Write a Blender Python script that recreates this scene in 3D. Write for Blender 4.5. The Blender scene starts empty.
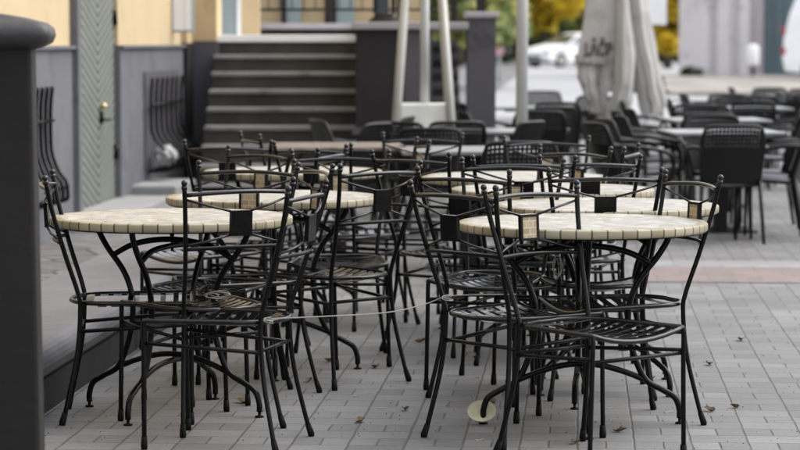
import bpy, bmesh, math, random
from mathutils import Vector, Matrix
random.seed(7)
scene = bpy.context.scene
COL = scene.collection
R = math.radians

# ------------------------------------------------------------------ camera
cam_data = bpy.data.cameras.new('camera')
cam = bpy.data.objects.new('camera', cam_data); COL.objects.link(cam)
cam_data.sensor_width = 36.0
cam_data.lens = 112.5
cam.location = (0, 0, 1.42)
cam.rotation_euler = (R(90 - 4.21), 0, 0)
cam_data.clip_start = 0.1
cam_data.clip_end = 1500
cam_data.dof.use_dof = True
cam_data.dof.focus_distance = 9.35
cam_data.dof.aperture_fstop = 3.7
scene.camera = cam

# ------------------------------------------------------------------ sky, sun, exposure
SUN_EL, SUN_AZ = 52.0, 75.0            # overcast: soft light from the open right-hand side
world = bpy.data.worlds.new('World'); scene.world = world; world.use_nodes = True
wn = world.node_tree.nodes; wl = world.node_tree.links
sky = wn.new('ShaderNodeTexSky'); sky.sky_type = 'NISHITA'; sky.sun_disc = False
sky.sun_elevation = R(SUN_EL); sky.sun_rotation = R(SUN_AZ)
sky.air_density = 1.0; sky.dust_density = 4.0; sky.ozone_density = 1.0
hsv = wn.new('ShaderNodeHueSaturation'); hsv.inputs['Saturation'].default_value = 0.45
wl.new(sky.outputs[0], hsv.inputs['Color'])
gam = wn.new('ShaderNodeGamma'); gam.inputs['Gamma'].default_value = 0.5      # cloud cover evens the sky out
wl.new(hsv.outputs[0], gam.inputs[0]); wl.new(gam.outputs[0], wn['Background'].inputs[0])
wn['Background'].inputs[1].default_value = 0.15
sd = bpy.data.lights.new('sun', 'SUN'); sd.energy = 0.55; sd.angle = R(60); sd.color = (1.0, 0.97, 0.93)
so = bpy.data.objects.new('sun', sd); COL.objects.link(so)
az, el = R(SUN_AZ), R(SUN_EL)
sdir = Vector((math.sin(az) * math.cos(el), math.cos(az) * math.cos(el), math.sin(el)))
so.rotation_euler = sdir.to_track_quat('Z', 'Y').to_euler(); so.location = sdir * 30
scene.view_settings.view_transform = 'Standard'
scene.view_settings.look = 'None'
scene.view_settings.exposure = 2.4
scene.view_settings.gamma = 1.0
scene.view_settings.use_curve_mapping = False
scene.cycles.use_denoising = True
scene.cycles.max_bounces = 8

# ------------------------------------------------------------------ helpers
ST = math.atan(180 / 2500.0)            # the street runs this far to the right of the camera's heading
def S(sx, sy, z=0.0):
    return Vector((sx * math.cos(ST) + sy * math.sin(ST), -sx * math.sin(ST) + sy * math.cos(ST), z))
SROT = -ST

def cat(pts, n=6, closed=False):
    P = [Vector(p) for p in pts]; out = []
    m = len(P)
    rng = range(m if closed else m - 1)
    for i in rng:
        if closed:
            p0, p1, p2, p3 = P[i - 1], P[i], P[(i + 1) % m], P[(i + 2) % m]
        else:
            p1, p2 = P[i], P[i + 1]
            p0 = P[i - 1] if i > 0 else p1 * 2 - p2
            p3 = P[i + 2] if i + 2 < m else p2 * 2 - p1
        for k in range(n):
            t = k / n
            out.append(0.5 * ((2 * p1) + (p2 - p0) * t + (2 * p0 - 5 * p1 + 4 * p2 - p3) * t * t + (3 * p1 - p0 - 3 * p2 + p3) * t ** 3))
    if not closed: out.append(P[-1].copy())
    return out

def tube(bm, pts, r, n=8, closed=False):
    P = [Vector(p) for p in pts]; m = len(P)
    rs = r if isinstance(r, (list, tuple)) else [r] * m
    rings = []; up = None
    for i in range(m):
        if closed: t = (P[(i + 1) % m] - P[i - 1])
        else: t = P[min(i + 1, m - 1)] - P[max(i - 1, 0)]
        t.normalize()
        if up is None:
            a = Vector((0, 0, 1)) if abs(t.z) < 0.9 else Vector((1, 0, 0))
            up = (a - t * a.dot(t)).normalized()
        else:
            up = (up - t * up.dot(t)).normalized()
        b = t.cross(up)
        rings.append([bm.verts.new(P[i] + (up * math.cos(2 * math.pi * k / n) + b * math.sin(2 * math.pi * k / n)) * rs[i]) for k in range(n)])
    for i in range(m if closed else m - 1):
        A, B = rings[i], rings[(i + 1) % m]
        for k in range(n):
            f = bm.faces.new((A[k], A[(k + 1) % n], B[(k + 1) % n], B[k])); f.smooth = True
    if not closed:
        bm.faces.new(rings[0][::-1]); bm.faces.new(rings[-1])

def box(bm, lo, hi, mtx=None):
    vs = []
    for x in (lo[0], hi[0]):
        for y in (lo[1], hi[1]):
            for z in (lo[2], hi[2]):
                v = Vector((x, y, z))
                vs.append(bm.verts.new(mtx @ v if mtx else v))
    for q in ((0, 1, 3, 2), (4, 6, 7, 5), (0, 4, 5, 1), (2, 3, 7, 6), (0, 2, 6, 4), (1, 5, 7, 3)):
        bm.faces.new([vs[i] for i in q])

def lathe(bm, prof, n=24, c=(0, 0), capb=True, capt=True, smooth=True):
    rings = []
    for r, z in prof:
        rings.append([bm.verts.new((c[0] + r * math.cos(2 * math.pi * k / n), c[1] + r * math.sin(2 * math.pi * k / n), z)) for k in range(n)])
    for A, B in zip(rings, rings[1:]):
        for k in range(n):
            f = bm.faces.new((A[k], A[(k + 1) % n], B[(k + 1) % n], B[k])); f.smooth = smooth
    if capb: bm.faces.new(rings[0][::-1])
    if capt: bm.faces.new(rings[-1])

def ball(bm, c, r, seg=10, rings=7):
    g = bmesh.ops.create_uvsphere(bm, u_segments=seg, v_segments=rings, radius=r, matrix=Matrix.Translation(c))
    for v in g['verts']:
        for f in v.link_faces: f.smooth = True

def prism(bm, prof, y0, y1, axis='y'):
    """closed 2-D outline (x,z) extruded along y"""
    A = [bm.verts.new((x, y0, z)) for x, z in prof]; B = [bm.verts.new((x, y1, z)) for x, z in prof]
    n = len(prof)
    for i in range(n): bm.faces.new((A[i], A[(i + 1) % n], B[(i + 1) % n], B[i]))
    bm.faces.new(A[::-1]); bm.faces.new(B)

def obj(name, bm, m, parent=None, bevel=0.0):
    bmesh.ops.recalc_face_normals(bm, faces=bm.faces)
    me = bpy.data.meshes.new(name); bm.to_mesh(me); bm.free()
    o = bpy.data.objects.new(name, me); COL.objects.link(o)
    if m: me.materials.append(m)
    if parent: o.parent = parent
    if bevel:
        b = o.modifiers.new('bevel', 'BEVEL'); b.width = bevel; b.segments = 2; b.limit_method = 'ANGLE'
    return o

def B(fn, *a, **k):
    bm = bmesh.new(); fn(bm, *a, **k); return bm

def thing(name, label, catg, loc=(0, 0, 0), rz=0, group=None):
    o = bpy.data.objects.new(name, None); COL.objects.link(o)
    o.empty_display_size = 0.1
    o.location = loc; o.rotation_euler = (0, 0, rz); o['label'] = label; o['category'] = catg
    if group: o['group'] = group
    return o

def tag(o, label, catg, group=None):
    o['label'] = label; o['category'] = catg
    if group: o['group'] = group
    return o

def struct(o, kind='structure'):
    o['kind'] = kind; return o

def dup(root, loc, rz, label, group=None):
    r = root.copy(); COL.objects.link(r); r.location = loc; r.rotation_euler = (0, 0, rz)
    r['label'] = label
    if group: r['group'] = group
    for ch in list(root.children):
        c = ch.copy(); COL.objects.link(c); c.parent = r
        for g in ch.children:
            d = g.copy(); COL.objects.link(d); d.parent = c
    return r

# ------------------------------------------------------------------ materials
class NT:
    def __init__(s, m):
        s.t = m.node_tree; s.n = s.t.nodes; s.l = s.t.links
    def math(s, op, a, b=None, c=None):
        k = s.n.new('ShaderNodeMath'); k.operation = op
        for i, v in enumerate((a, b, c)):
            if v is None: continue
            if isinstance(v, (int, float)): k.inputs[i].default_value = v
            else: s.l.new(v, k.inputs[i])
        return k.outputs[0]
    def noise(s, vec, scale, detail=4, rough=0.55):
        k = s.n.new('ShaderNodeTexNoise'); k.inputs['Scale'].default_value = scale
        k.inputs['Detail'].default_value = detail; k.inputs['Roughness'].default_value = rough
        if vec is not None: s.l.new(vec, k.inputs['Vector'])
        return k.outputs['Fac']
    def ramp(s, fac, stops):
        k = s.n.new('ShaderNodeValToRGB'); e = k.color_ramp.elements
        while len(e) < len(stops): e.new(0.5)
        for i, (p, c) in enumerate(stops):
            e[i].position = p; e[i].color = (*c, 1)
        s.l.new(fac, k.inputs[0]); return k.outputs[0]
    def mix(s, fac, a, b, blend='MIX'):
        k = s.n.new('ShaderNodeMix'); k.data_type = 'RGBA'; k.blend_type = blend
        for i, v in ((0, fac), (6, a), (7, b)):
            if isinstance(v, (int, float)): k.inputs[i].default_value = v
            elif isinstance(v, tuple): k.inputs[i].default_value = (*v, 1)
            else: s.l.new(v, k.inputs[i])
        return k.outputs[2]

def mat(name, col, rough=0.6, metal=0.0, var=0.12, scale=6.0, bump=0.0, bscale=40, spec=None):
    m = bpy.data.materials.new(name); m.use_nodes = True
    t = NT(m); bs = t.n['Principled BSDF']
    tc = t.n.new('ShaderNodeTexCoord').outputs['Object']
    f = t.noise(tc, scale)
    lo = tuple(c * (1 - var) for c in col); hi = tuple(min(1, c * (1 + var)) for c in col)
    t.l.new(t.ramp(f, [(0.3, lo), (0.7, hi)]), bs.inputs['Base Color'])
    bs.inputs['Metallic'].default_value = metal
    r = t.math('MULTIPLY_ADD', t.noise(tc, scale * 3.1), 0.2, rough - 0.1)
    t.l.new(r, bs.inputs['Roughness'])
    if spec is not None: bs.inputs['Specular IOR Level'].default_value = spec
    if bump:
        b = t.n.new('ShaderNodeBump'); b.inputs['Strength'].default_value = bump; b.inputs['Distance'].default_value = 0.01
        t.l.new(t.noise(tc, bscale), b.inputs['Height']); t.l.new(b.outputs[0], bs.inputs['Normal'])
    return m

M = {}
M['iron'] = mat('black_iron', (0.004, 0.004, 0.0045), 0.24, 0.0, 0.3, 30, 0.04, 160, spec=0.16)
M['slat'] = mat('black_slat', (0.004, 0.004, 0.005), 0.22, 0.0, 0.3, 14, 0.02, 90, spec=0.45)
M['seatslat'] = mat('wet_black_slat', (0.003, 0.003, 0.0035), 0.15, 0.0, 0.3, 14, 0.01, 90, spec=0.5)
M['seatslat'].node_tree.nodes['Principled BSDF'].inputs['IOR'].default_value = 2.3
def worn(m, at=0.70, col=(0.026, 0.025, 0.025), scale=70):
    t = NT(m); bs = t.n['Principled BSDF']
    src = bs.inputs['Base Color'].links[0].from_socket
    tc = t.n.new('ShaderNodeTexCoord').outputs['Object']
    k = t.n.new('ShaderNodeMapRange'); k.inputs['From Min'].default_value = at; k.inputs['From Max'].default_value = at + .05
    t.l.new(t.noise(tc, scale, 3, .6), k.inputs[0])
    t.l.new(t.mix(t.math('MULTIPLY', k.outputs[0], .8), src, col), bs.inputs['Base Color'])
worn(M['iron']); worn(M['slat'], .74)
M['rubber'] = mat('black_rubber', (0.004, 0.004, 0.004), 0.6, spec=0.1)
M['wicker'] = mat('black_plastic_weave', (0.005, 0.005, 0.006), 0.38, 0, 0.2, 12, spec=0.3)
M['palegrey'] = mat('pale_tabletop', (0.18, 0.18, 0.185), 0.34, 0, 0.08, 5)
M['darkpaint'] = mat('dark_brown_paint', (0.010, 0.0085, 0.008), 0.6, 0, 0.25, 3, 0.2, 25, spec=0.25)
M['greyplinth'] = mat('blue_grey_plaster', (0.122, 0.125, 0.138), 0.85, 0, 0.12, 1.6, 0.2, 30)
M['ochre'] = mat('ochre_plaster', (0.53, 0.41, 0.25), 0.9, 0, 0.06, 1.2, 0.1, 30)
M['greendoor'] = mat('grey_green_paint', (0.19, 0.215, 0.175), 0.55, 0, 0.08, 4)
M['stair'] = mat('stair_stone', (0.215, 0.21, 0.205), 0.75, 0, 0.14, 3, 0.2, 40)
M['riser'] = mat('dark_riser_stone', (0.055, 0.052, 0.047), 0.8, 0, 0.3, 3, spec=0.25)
M['terrace'] = mat('black_brown_plaster', (0.021, 0.0195, 0.02), 0.75, 0, 0.2, 2, spec=0.25)
M['pier'] = mat('purple_grey_plaster', (0.075, 0.072, 0.083), 0.8, 0, 0.12, 2)
M['coping'] = mat('pale_coping', (0.33, 0.31, 0.33), 0.7, 0, 0.1, 4)
M['steel'] = mat('satin_steel', (0.42, 0.42, 0.39), 0.5, 0.15, 0.06, 5)
M['polegrey'] = mat('grey_pole_paint', (0.42, 0.43, 0.42), 0.5, 0, 0.06, 5)
M['white'] = mat('white_paint', (0.82, 0.82, 0.83), 0.5, 0, 0.04, 4)
M['canvas'] = mat('grey_white_canvas', (0.46, 0.45, 0.43), 0.95, 0, 0.09, 3, 0.3, 60)
M['letter'] = mat('grey_black_print', (0.075, 0.072, 0.07), 0.9)
M['carwhite'] = mat('white_car_paint', (0.86, 0.87, 0.89), 0.25, 0, 0.03, 2)
M['glassdark'] = mat('dark_car_glass', (0.05, 0.06, 0.07), 0.08, 0, 0.1, 2)
M['tyre'] = mat('tyre_rubber', (0.015, 0.015, 0.016), 0.8)
M['red'] = mat('red_lens', (0.30, 0.035, 0.045), 0.3)
M['pink'] = mat('pale_pink_enamel', (0.55, 0.33, 0.36), 0.5)
M['facade'] = mat('pale_grey_facade', (0.60, 0.575, 0.58), 0.85, 0, 0.05, 0.4)
M['facadeshade'] = mat('facade_edge_shade', (0.36, 0.33, 0.345), 0.85, 0, 0.05, 0.4)  # darkened facade tone, paints the shade at the facade edge
M['teal'] = mat('teal_grey_gate', (0.10, 0.15, 0.17), 0.6, 0, 0.1, 1)
M['bluegrey'] = mat('blue_grey_door', (0.30, 0.36, 0.38), 0.6, 0, 0.08, 1)
M['bark'] = mat('bark', (0.06, 0.045, 0.035), 0.95, 0, 0.3, 6)
M['cord'] = mat('white_cord', (0.30, 0.30, 0.29), 0.8)
M['bag'] = mat('white_plastic_bag', (0.33, 0.33, 0.34), 0.5, 0, 0.25, 12)
M['cream'] = mat('pale_yellow_plastic', (0.56, 0.54, 0.38), 0.5, 0, 0.08, 20)
M['box'] = mat('white_enamel_box', (0.68, 0.69, 0.66), 0.5, 0, 0.12, 9)
M['brass'] = mat('brass', (0.6, 0.5, 0.28), 0.3, 0.8)
M['browntop'] = mat('dull_brown_tabletop', (0.13, 0.105, 0.085), 0.6, 0, 0.45, 18)
M['capstone'] = mat('sheen_dark_cap', (0.030, 0.028, 0.030), 0.5, 0, 0.3, 9, 0.3, 40, spec=0.4)  # lighter than the shaft: reflected light on the cap put into its colour
M['concrete'] = mat('light_concrete', (0.27, 0.27, 0.27), 0.85, 0, 0.12, 4, 0.2, 40)

for nm, cl, a_ in (('greyplinth', (.10, .10, .112), .58), ('ochre', (.45, .35, .21), .60), ('facade', (.42, .40, .40), .58), ('pier', (.05, .047, .052), .58), ('stair', (.12, .115, .105), .56), ('canvas', (.38, .37, .35), .6)):
    worn(M[nm], a_, cl, 3.5)
def leaf_mat(name, cols):
    m = bpy.data.materials.new(name); m.use_nodes = True; t = NT(m); bs = t.n['Principled BSDF']
    g = t.n.new('ShaderNodeNewGeometry')
    t.l.new(t.ramp(g.outputs['Random Per Island'], [(i / max(1, len(cols) - 1), c) for i, c in enumerate(cols)]), bs.inputs['Base Color'])
    bs.inputs['Roughness'].default_value = 0.7
    tr = t.n.new('ShaderNodeBsdfTranslucent'); ms = t.n.new('ShaderNodeMixShader'); ms.inputs[0].default_value = 0.55
    t.l.new(bs.inputs['Base Color'].links[0].from_socket, tr.inputs['Color'])
    t.l.new(bs.outputs[0], ms.inputs[1]); t.l.new(tr.outputs[0], ms.inputs[2]); t.l.new(ms.outputs[0], t.n['Material Output'].inputs[0])
    return m
M['leaf_yellow'] = leaf_mat('yellow_leaves', [(0.62, 0.44, 0.03), (0.80, 0.62, 0.05), (0.52, 0.46, 0.08)])
M['leaf_green'] = leaf_mat('green_leaves', [(0.20, 0.26, 0.11), (0.30, 0.34, 0.15), (0.50, 0.46, 0.14)])
M['leaf_dark'] = leaf_mat('dark_leaves', [(0.03, 0.05, 0.025), (0.05, 0.08, 0.035), (0.08, 0.10, 0.05)])
M['leaf_brown'] = leaf_mat('brown_leaves', [(0.13, 0.07, 0.03), (0.22, 0.14, 0.06), (0.10, 0.06, 0.035)])
M['leaf_litter'] = mat('dead_leaf', (0.13, 0.085, 0.045), 0.8, 0, 0.4, 30)

def paver_material():
    m = bpy.data.materials.new('grey_pavers'); m.use_nodes = True; t = NT(m); bs = t.n['Principled BSDF']
    tc = t.n.new('ShaderNodeTexCoord').outputs['Object']
    sp = t.n.new('ShaderNodeSeparateXYZ')
    warp = t.n.new('ShaderNodeTexNoise'); warp.inputs['Scale'].default_value = 5.0; t.l.new(tc, warp.inputs['Vector'])
    va = t.n.new('ShaderNodeVectorMath'); va.operation = 'MULTIPLY_ADD'
    t.l.new(warp.outputs['Color'], va.inputs[0]); va.inputs[1].default_value = (0.010, 0.010, 0); t.l.new(tc, va.inputs[2])
    t.l.new(va.outputs[0], sp.inputs[0])
    W, H = 0.2015, 0.158
    u = t.math('DIVIDE', t.math('ADD', sp.outputs[0], 100.75 + 0.0), W)
    v = t.math('DIVIDE', t.math('ADD', sp.outputs[1], 79.0), H)
    fu = t.math('FRACT', u); fv = t.math('FRACT', v)
    iu = t.math('FLOOR', u); iv = t.math('FLOOR', v)
    def line(fr, w):   # 1 at a joint
        d = t.math('MINIMUM', fr, t.math('SUBTRACT', 1.0, fr))
        k = t.n.new('ShaderNodeMapRange'); k.inputs['From Min'].default_value = w * 0.45; k.inputs['From Max'].default_value = w
        k.inputs['To Min'].default_value = 1; k.inputs['To Max'].default_value = 0
        t.l.new(d, k.inputs[0]); return k.outputs[0]
    wob = t.math('MULTIPLY_ADD', t.noise(tc, 9, 2, .5), 1.3, 0.25)
    jx = t.math('MULTIPLY', line(fu, 0.028), wob); jy = t.math('MULTIPLY', t.math('MULTIPLY', line(fv, 0.032), wob), 0.75)
    odd = t.math('GREATER_THAN', t.math('FRACT', t.math('MULTIPLY', iv, 0.5)), 0.25)
    fm = t.math('FRACT', t.math('ADD', fu, 0.5))
    jm = t.math('MULTIPLY', t.math('MULTIPLY', t.math('MULTIPLY', line(fm, 0.026), wob), odd), 0.95)
    joint = t.math('MAXIMUM', t.math('MAXIMUM', jx, jy), jm)
    # stones: random tone per stone
    half = t.math('MULTIPLY', t.math('GREATER_THAN', fu, 0.5), odd)
    cmb = t.n.new('ShaderNodeCombineXYZ')
    t.l.new(t.math('ADD', iu, t.math('MULTIPLY', half, 0.37)), cmb.inputs[0]); t.l.new(iv, cmb.inputs[1])
    wnz = t.n.new('ShaderNodeTexWhiteNoise'); wnz.noise_dimensions = '2D'; t.l.new(cmb.outputs[0], wnz.inputs['Vector'])
    tone = t.math('MULTIPLY_ADD', wnz.outputs['Value'], 0.050, 0.115)
    big = t.noise(tc, 0.9, 5, 0.6); fine = t.noise(tc, 55, 3, 0.7)
    tone = t.math('MULTIPLY', tone, t.math('MULTIPLY_ADD', big, 1.15, 0.43))
    tone = t.math('MULTIPLY', tone, t.math('MULTIPLY_ADD', fine, 0.5, 0.75))
    mp = t.n.new('ShaderNodeMapping'); mp.inputs['Scale'].default_value = (5.0, 52.0, 1.0); t.l.new(tc, mp.inputs['Vector'])
    tone = t.math('MULTIPLY', tone, t.math('MULTIPLY_ADD', t.noise(mp.outputs[0], 1.0, 3, 0.6), 0.42, 0.79))
    tone = t.math('MULTIPLY', tone, t.math('MULTIPLY_ADD', t.noise(tc, 170, 2, 0.6), 0.6, 0.70))
    cc = t.n.new('ShaderNodeCombineColor')
    t.l.new(tone, cc.inputs[0]); t.l.new(tone, cc.inputs[1]); t.l.new(t.math('MULTIPLY', tone, 1.01), cc.inputs[2])
    spots = t.n.new('ShaderNodeMapRange'); spots.inputs['From Min'].default_value = 0.70; spots.inputs['From Max'].default_value = 0.74
    t.l.new(t.noise(tc, 16, 2, 0.5), spots.inputs[0])
    col = t.mix(t.math('MULTIPLY', spots.outputs[0], 0.6), cc.outputs[0], (0.07, 0.065, 0.06))
    col = t.mix(t.math('MULTIPLY', t.math('MINIMUM', joint, 1.0), 0.82), col, (0.045, 0.043, 0.04))
    t.l.new(col, bs.inputs['Base Color'])
    bs.inputs['Roughness'].default_value = 0.72
    b = t.n.new('ShaderNodeBump'); b.inputs['Strength'].default_value = 0.5; b.inputs['Distance'].default_value = 0.006
    hgt = t.math('SUBTRACT', t.math('MULTIPLY', fine, 0.25), joint)
    t.l.new(hgt, b.inputs['Height']); t.l.new(b.outputs[0], bs.inputs['Normal'])
    return m
M['paver'] = paver_material()

def slab_material(name, c1, c2, bw, bh, mortar):
    m = bpy.data.materials.new(name); m.use_nodes = True; t = NT(m); bs = t.n['Principled BSDF']
    tc = t.n.new('ShaderNodeTexCoord').outputs['Object']
    b = t.n.new('ShaderNodeTexBrick'); t.l.new(tc, b.inputs['Vector'])
    b.inputs['Color1'].default_value = (*c1, 1); b.inputs['Color2'].default_value = (*c2, 1); b.inputs['Mortar'].default_value = (*mortar, 1)
    b.inputs['Scale'].default_value = 1; b.inputs['Brick Width'].default_value = bw; b.inputs['Row Height'].default_value = bh; b.inputs['Mortar Size'].default_value = 0.006
    t.l.new(t.mix(0.35, b.outputs[0], t.ramp(t.noise(tc, 9), [(0.3, (0.3, 0.3, 0.3)), (0.7, (1, 1, 1))]), 'MULTIPLY'), bs.inputs['Base Color'])
    bs.inputs['Roughness'].default_value = 0.8
    return m
M['redslab'] = slab_material('red_slabs', (0.215, 0.17, 0.165), (0.18, 0.15, 0.147), 0.31, 0.31, (0.16, 0.13, 0.12))
M['paleslab'] = slab_material('pale_slabs', (0.27, 0.27, 0.27), (0.23, 0.23, 0.23), 0.6, 0.3, (0.18, 0.18, 0.18))

def crazy_material():
    m = bpy.data.materials.new('broken_stone_paving'); m.use_nodes = True; t = NT(m); bs = t.n['Principled BSDF']
    tc = t.n.new('ShaderNodeTexCoord').outputs['Object']
    v = t.n.new('ShaderNodeTexVoronoi'); v.feature = 'DISTANCE_TO_EDGE'; v.inputs['Scale'].default_value = 2.6; t.l.new(tc, v.inputs['Vector'])
    c = t.n.new('ShaderNodeTexVoronoi'); c.inputs['Scale'].default_value = 2.6; t.l.new(tc, c.inputs['Vector'])
    tone = t.ramp(t.noise(tc, 7), [(0.3, (0.085, 0.085, 0.088)), (0.7, (0.17, 0.168, 0.166))])
    sc_ = t.n.new('ShaderNodeSeparateColor'); t.l.new(c.outputs['Color'], sc_.inputs[0])
    st = t.mix(1.0, tone, t.ramp(sc_.outputs[0], [(0, (.6, .6, .6)), (1, (1, 1, 1))]), 'MULTIPLY')
    edge = t.n.new('ShaderNodeMapRange'); edge.inputs['From Min'].default_value = 0.01; edge.inputs['From Max'].default_value = 0.05
    t.l.new(v.outputs['Distance'], edge.inputs[0])
    t.l.new(t.mix(edge.outputs[0], (0.05, 0.048, 0.045), st), bs.inputs['Base Color'])
    bs.inputs['Roughness'].default_value = 0.8
    b = t.n.new('ShaderNodeBump'); b.inputs['Strength'].default_value = 0.6; b.inputs['Distance'].default_value = 0.02
    t.l.new(edge.outputs[0], b.inputs['Height']); t.l.new(b.outputs[0], bs.inputs['Normal'])
    return m
M['crazy'] = crazy_material()
M['nosing'] = mat('worn_grey_coping', (0.115, 0.115, 0.128), 0.6, 0, 0.15, 3, 0.2, 30)

def mosaic_top_material():
    m = bpy.data.materials.new('mosaic_top'); m.use_nodes = True; t = NT(m); bs = t.n['Principled BSDF']
    tc = t.n.new('ShaderNodeTexCoord').outputs['Object']
    v = t.n.new('ShaderNodeTexVoronoi'); v.feature = 'DISTANCE_TO_EDGE'; v.inputs['Scale'].default_value = 24; t.l.new(tc, v.inputs['Vector'])
    c = t.n.new('ShaderNodeTexVoronoi'); c.inputs['Scale'].default_value = 24; t.l.new(tc, c.inputs['Vector'])
    s = t.n.new('ShaderNodeSeparateColor'); t.l.new(c.outputs['Color'], s.inputs[0])
    tile = t.ramp(s.outputs[0], [(0.0, (0.30, 0.28, 0.235)), (0.35, (0.41, 0.395, 0.35)), (0.7, (0.49, 0.48, 0.45)), (1.0, (0.34, 0.315, 0.26))])
    stain = t.ramp(t.noise(tc, 5, 5, 0.65), [(0.35, (0.5, 0.5, 0.52)), (0.62, (1, 1, 1))])
    tile = t.mix(0.8, tile, stain, 'MULTIPLY')
    e = t.n.new('ShaderNodeMapRange'); e.inputs['From Min'].default_value = 0.015; e.inputs['From Max'].default_value = 0.05; t.l.new(v.outputs['Distance'], e.inputs[0])
    t.l.new(t.mix(e.outputs[0], (0.27, 0.25, 0.21), tile), bs.inputs['Base Color'])
    bs.inputs['Roughness'].default_value = 0.5; bs.inputs['Specular IOR Level'].default_value = 0.35
    b = t.n.new('ShaderNodeBump'); b.inputs['Strength'].default_value = 0.3; b.inputs['Distance'].default_value = 0.003
    t.l.new(e.outputs[0], b.inputs['Height']); t.l.new(b.outputs[0], bs.inputs['Normal'])
    return m
M['mosaic'] = mosaic_top_material()

def rim_material(n=52):
    m = bpy.data.materials.new('rim_tiles'); m.use_nodes = True; t = NT(m); bs = t.n['Principled BSDF']
    tc = t.n.new('ShaderNodeTexCoord').outputs['Object']; sp = t.n.new('ShaderNodeSeparateXYZ'); t.l.new(tc, sp.inputs[0])
    a = t.math('MULTIPLY', t.math('ARCTAN2', sp.outputs[1], sp.outputs[0]), n / (2 * math.pi))
    a = t.math('ADD', a, 100.0)
    fr = t.math('FRACT', a); fl = t.math('FLOOR', a)
    d = t.math('MINIMUM', fr, t.math('SUBTRACT', 1, fr))
    e = t.n.new('ShaderNodeMapRange'); e.inputs['From Min'].default_value = 0.035; e.inputs['From Max'].default_value = 0.075; t.l.new(d, e.inputs[0])
    w = t.n.new('ShaderNodeTexWhiteNoise'); w.noise_dimensions = '1D'; t.l.new(fl, w.inputs['W'])
    c = t.ramp(w.outputs['Value'], [(0, (0.22, 0.185, 0.115)), (0.5, (0.30, 0.262, 0.178)), (1, (0.36, 0.325, 0.235))])
    c = t.mix(0.5, c, t.ramp(t.noise(tc, 30), [(0.3, (0.7, 0.68, 0.62)), (0.7, (1, 1, 1))]), 'MULTIPLY')
    t.l.new(t.mix(e.outputs[0], (0.045, 0.038, 0.028), c), bs.inputs['Base Color'])
    bs.inputs['Roughness'].default_value = 0.45
    return m
M['rim'] = rim_material()

def plaque_tile_material():
    m = bpy.data.materials.new('plaque_tiles'); m.use_nodes = True; t = NT(m); bs = t.n['Principled BSDF']
    tc = t.n.new('ShaderNodeTexCoord').outputs['Object']
    sx = t.n.new('ShaderNodeSeparateXYZ'); t.l.new(tc, sx.inputs[0])
    cb = t.n.new('ShaderNodeCombineXYZ'); t.l.new(sx.outputs[0], cb.inputs[0]); t.l.new(sx.outputs[2], cb.inputs[1])
    b = t.n.new('ShaderNodeTexBrick'); t.l.new(cb.outputs[0], b.inputs['Vector'])
    b.inputs['Color1'].default_value = (0.36, 0.29, 0.19, 1); b.inputs['Color2'].default_value = (0.24, 0.165, 0.10, 1); b.inputs['Mortar'].default_value = (0.42, 0.38, 0.28, 1)
    b.inputs['Scale'].default_value = 1; b.inputs['Brick Width'].default_value = 0.034; b.inputs['Row Height'].default_value = 0.024; b.inputs['Mortar Size'].default_value = 0.002
    t.l.new(b.outputs[0], bs.inputs['Base Color']); bs.inputs['Roughness'].default_value = 0.4
    return m
M['ptile'] = plaque_tile_material()

def chevron_material():
    m = bpy.data.materials.new('chevron_boards'); m.use_nodes = True; t = NT(m); bs = t.n['Principled BSDF']
    tc = t.n.new('ShaderNodeTexCoord').outputs['Object']; sp = t.n.new('ShaderNodeSeparateXYZ'); t.l.new(tc, sp.inputs[0])
    # boards meet at the middle of the double door (object y = 0) and rise away from it
    k = t.math('SUBTRACT', sp.outputs[2], t.math('MULTIPLY', t.math('ABSOLUTE', sp.outputs[1]), 0.36))
    fr = t.math('FRACT', t.math('DIVIDE', t.math('ADD', k, 20.0), 0.075))
    d = t.math('MINIMUM', fr, t.math('SUBTRACT', 1, fr))
    e = t.n.new('ShaderNodeMapRange'); e.inputs['From Min'].default_value = 0.08; e.inputs['From Max'].default_value = 0.24; t.l.new(d, e.inputs[0])
    c = t.ramp(t.noise(tc, 3), [(0.3, (0.165, 0.18, 0.155)), (0.7, (0.205, 0.22, 0.192))])
    t.l.new(t.mix(e.outputs[0], (0.10, 0.112, 0.094), c), bs.inputs['Base Color']); bs.inputs['Roughness'].default_value = 0.6
    b = t.n.new('ShaderNodeBump'); b.inputs['Strength'].default_value = 1.0; b.inputs['Distance'].default_value = 0.02
    t.l.new(e.outputs[0], b.inputs['Height']); t.l.new(b.outputs[0], bs.inputs['Normal'])
    return m
M['chevron'] = chevron_material()
M['street'] = mat('pale_asphalt', (0.31, 0.31, 0.32), 0.85, 0, 0.12, 0.3)
M['verge'] = mat('leaf_strewn_earth', (0.255, 0.23, 0.21), 0.95, 0, 0.5, 0.9)

# ================================================================== THE SETTING
def rect(bm, x0, x1, y0, y1, z0, z1=None):
    z1 = z0 if z1 is None else z1
    bm.faces.new([bm.verts.new(p) for p in ((x0, y0, z0), (x1, y0, z0), (x1, y1, z1), (x0, y1, z1))])
def street_obj(name, bm, m, kind='structure'):
    o = obj(name, bm, m); o.rotation_euler = (0, 0, SROT)
    if kind: struct(o, kind)
    return o
bm = bmesh.new()
ys = [-30, 50, 105, 500]; zs = [0, 0, 0.3, 0.9]
for i in range(3):
    rect(bm, -120, 140, ys[i], ys[i + 1], zs[i], zs[i + 1])
bmesh.ops.remove_doubles(bm, verts=bm.verts, dist=1e-4)
street_obj('ground', bm, M['paver'])
bm = bmesh.new(); rect(bm, 0.35, 1.80, 14.75, 15.75, 0.004); street_obj('red_paving', bm, M['redslab'])
bm = bmesh.new(); rect(bm, 0.35, 1.80, 15.755, 16.2, 0.004); rect(bm, 1.805, 4.5, 14.4, 16.2, 0.004); street_obj('pale_paving', bm, M['paleslab'])
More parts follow.
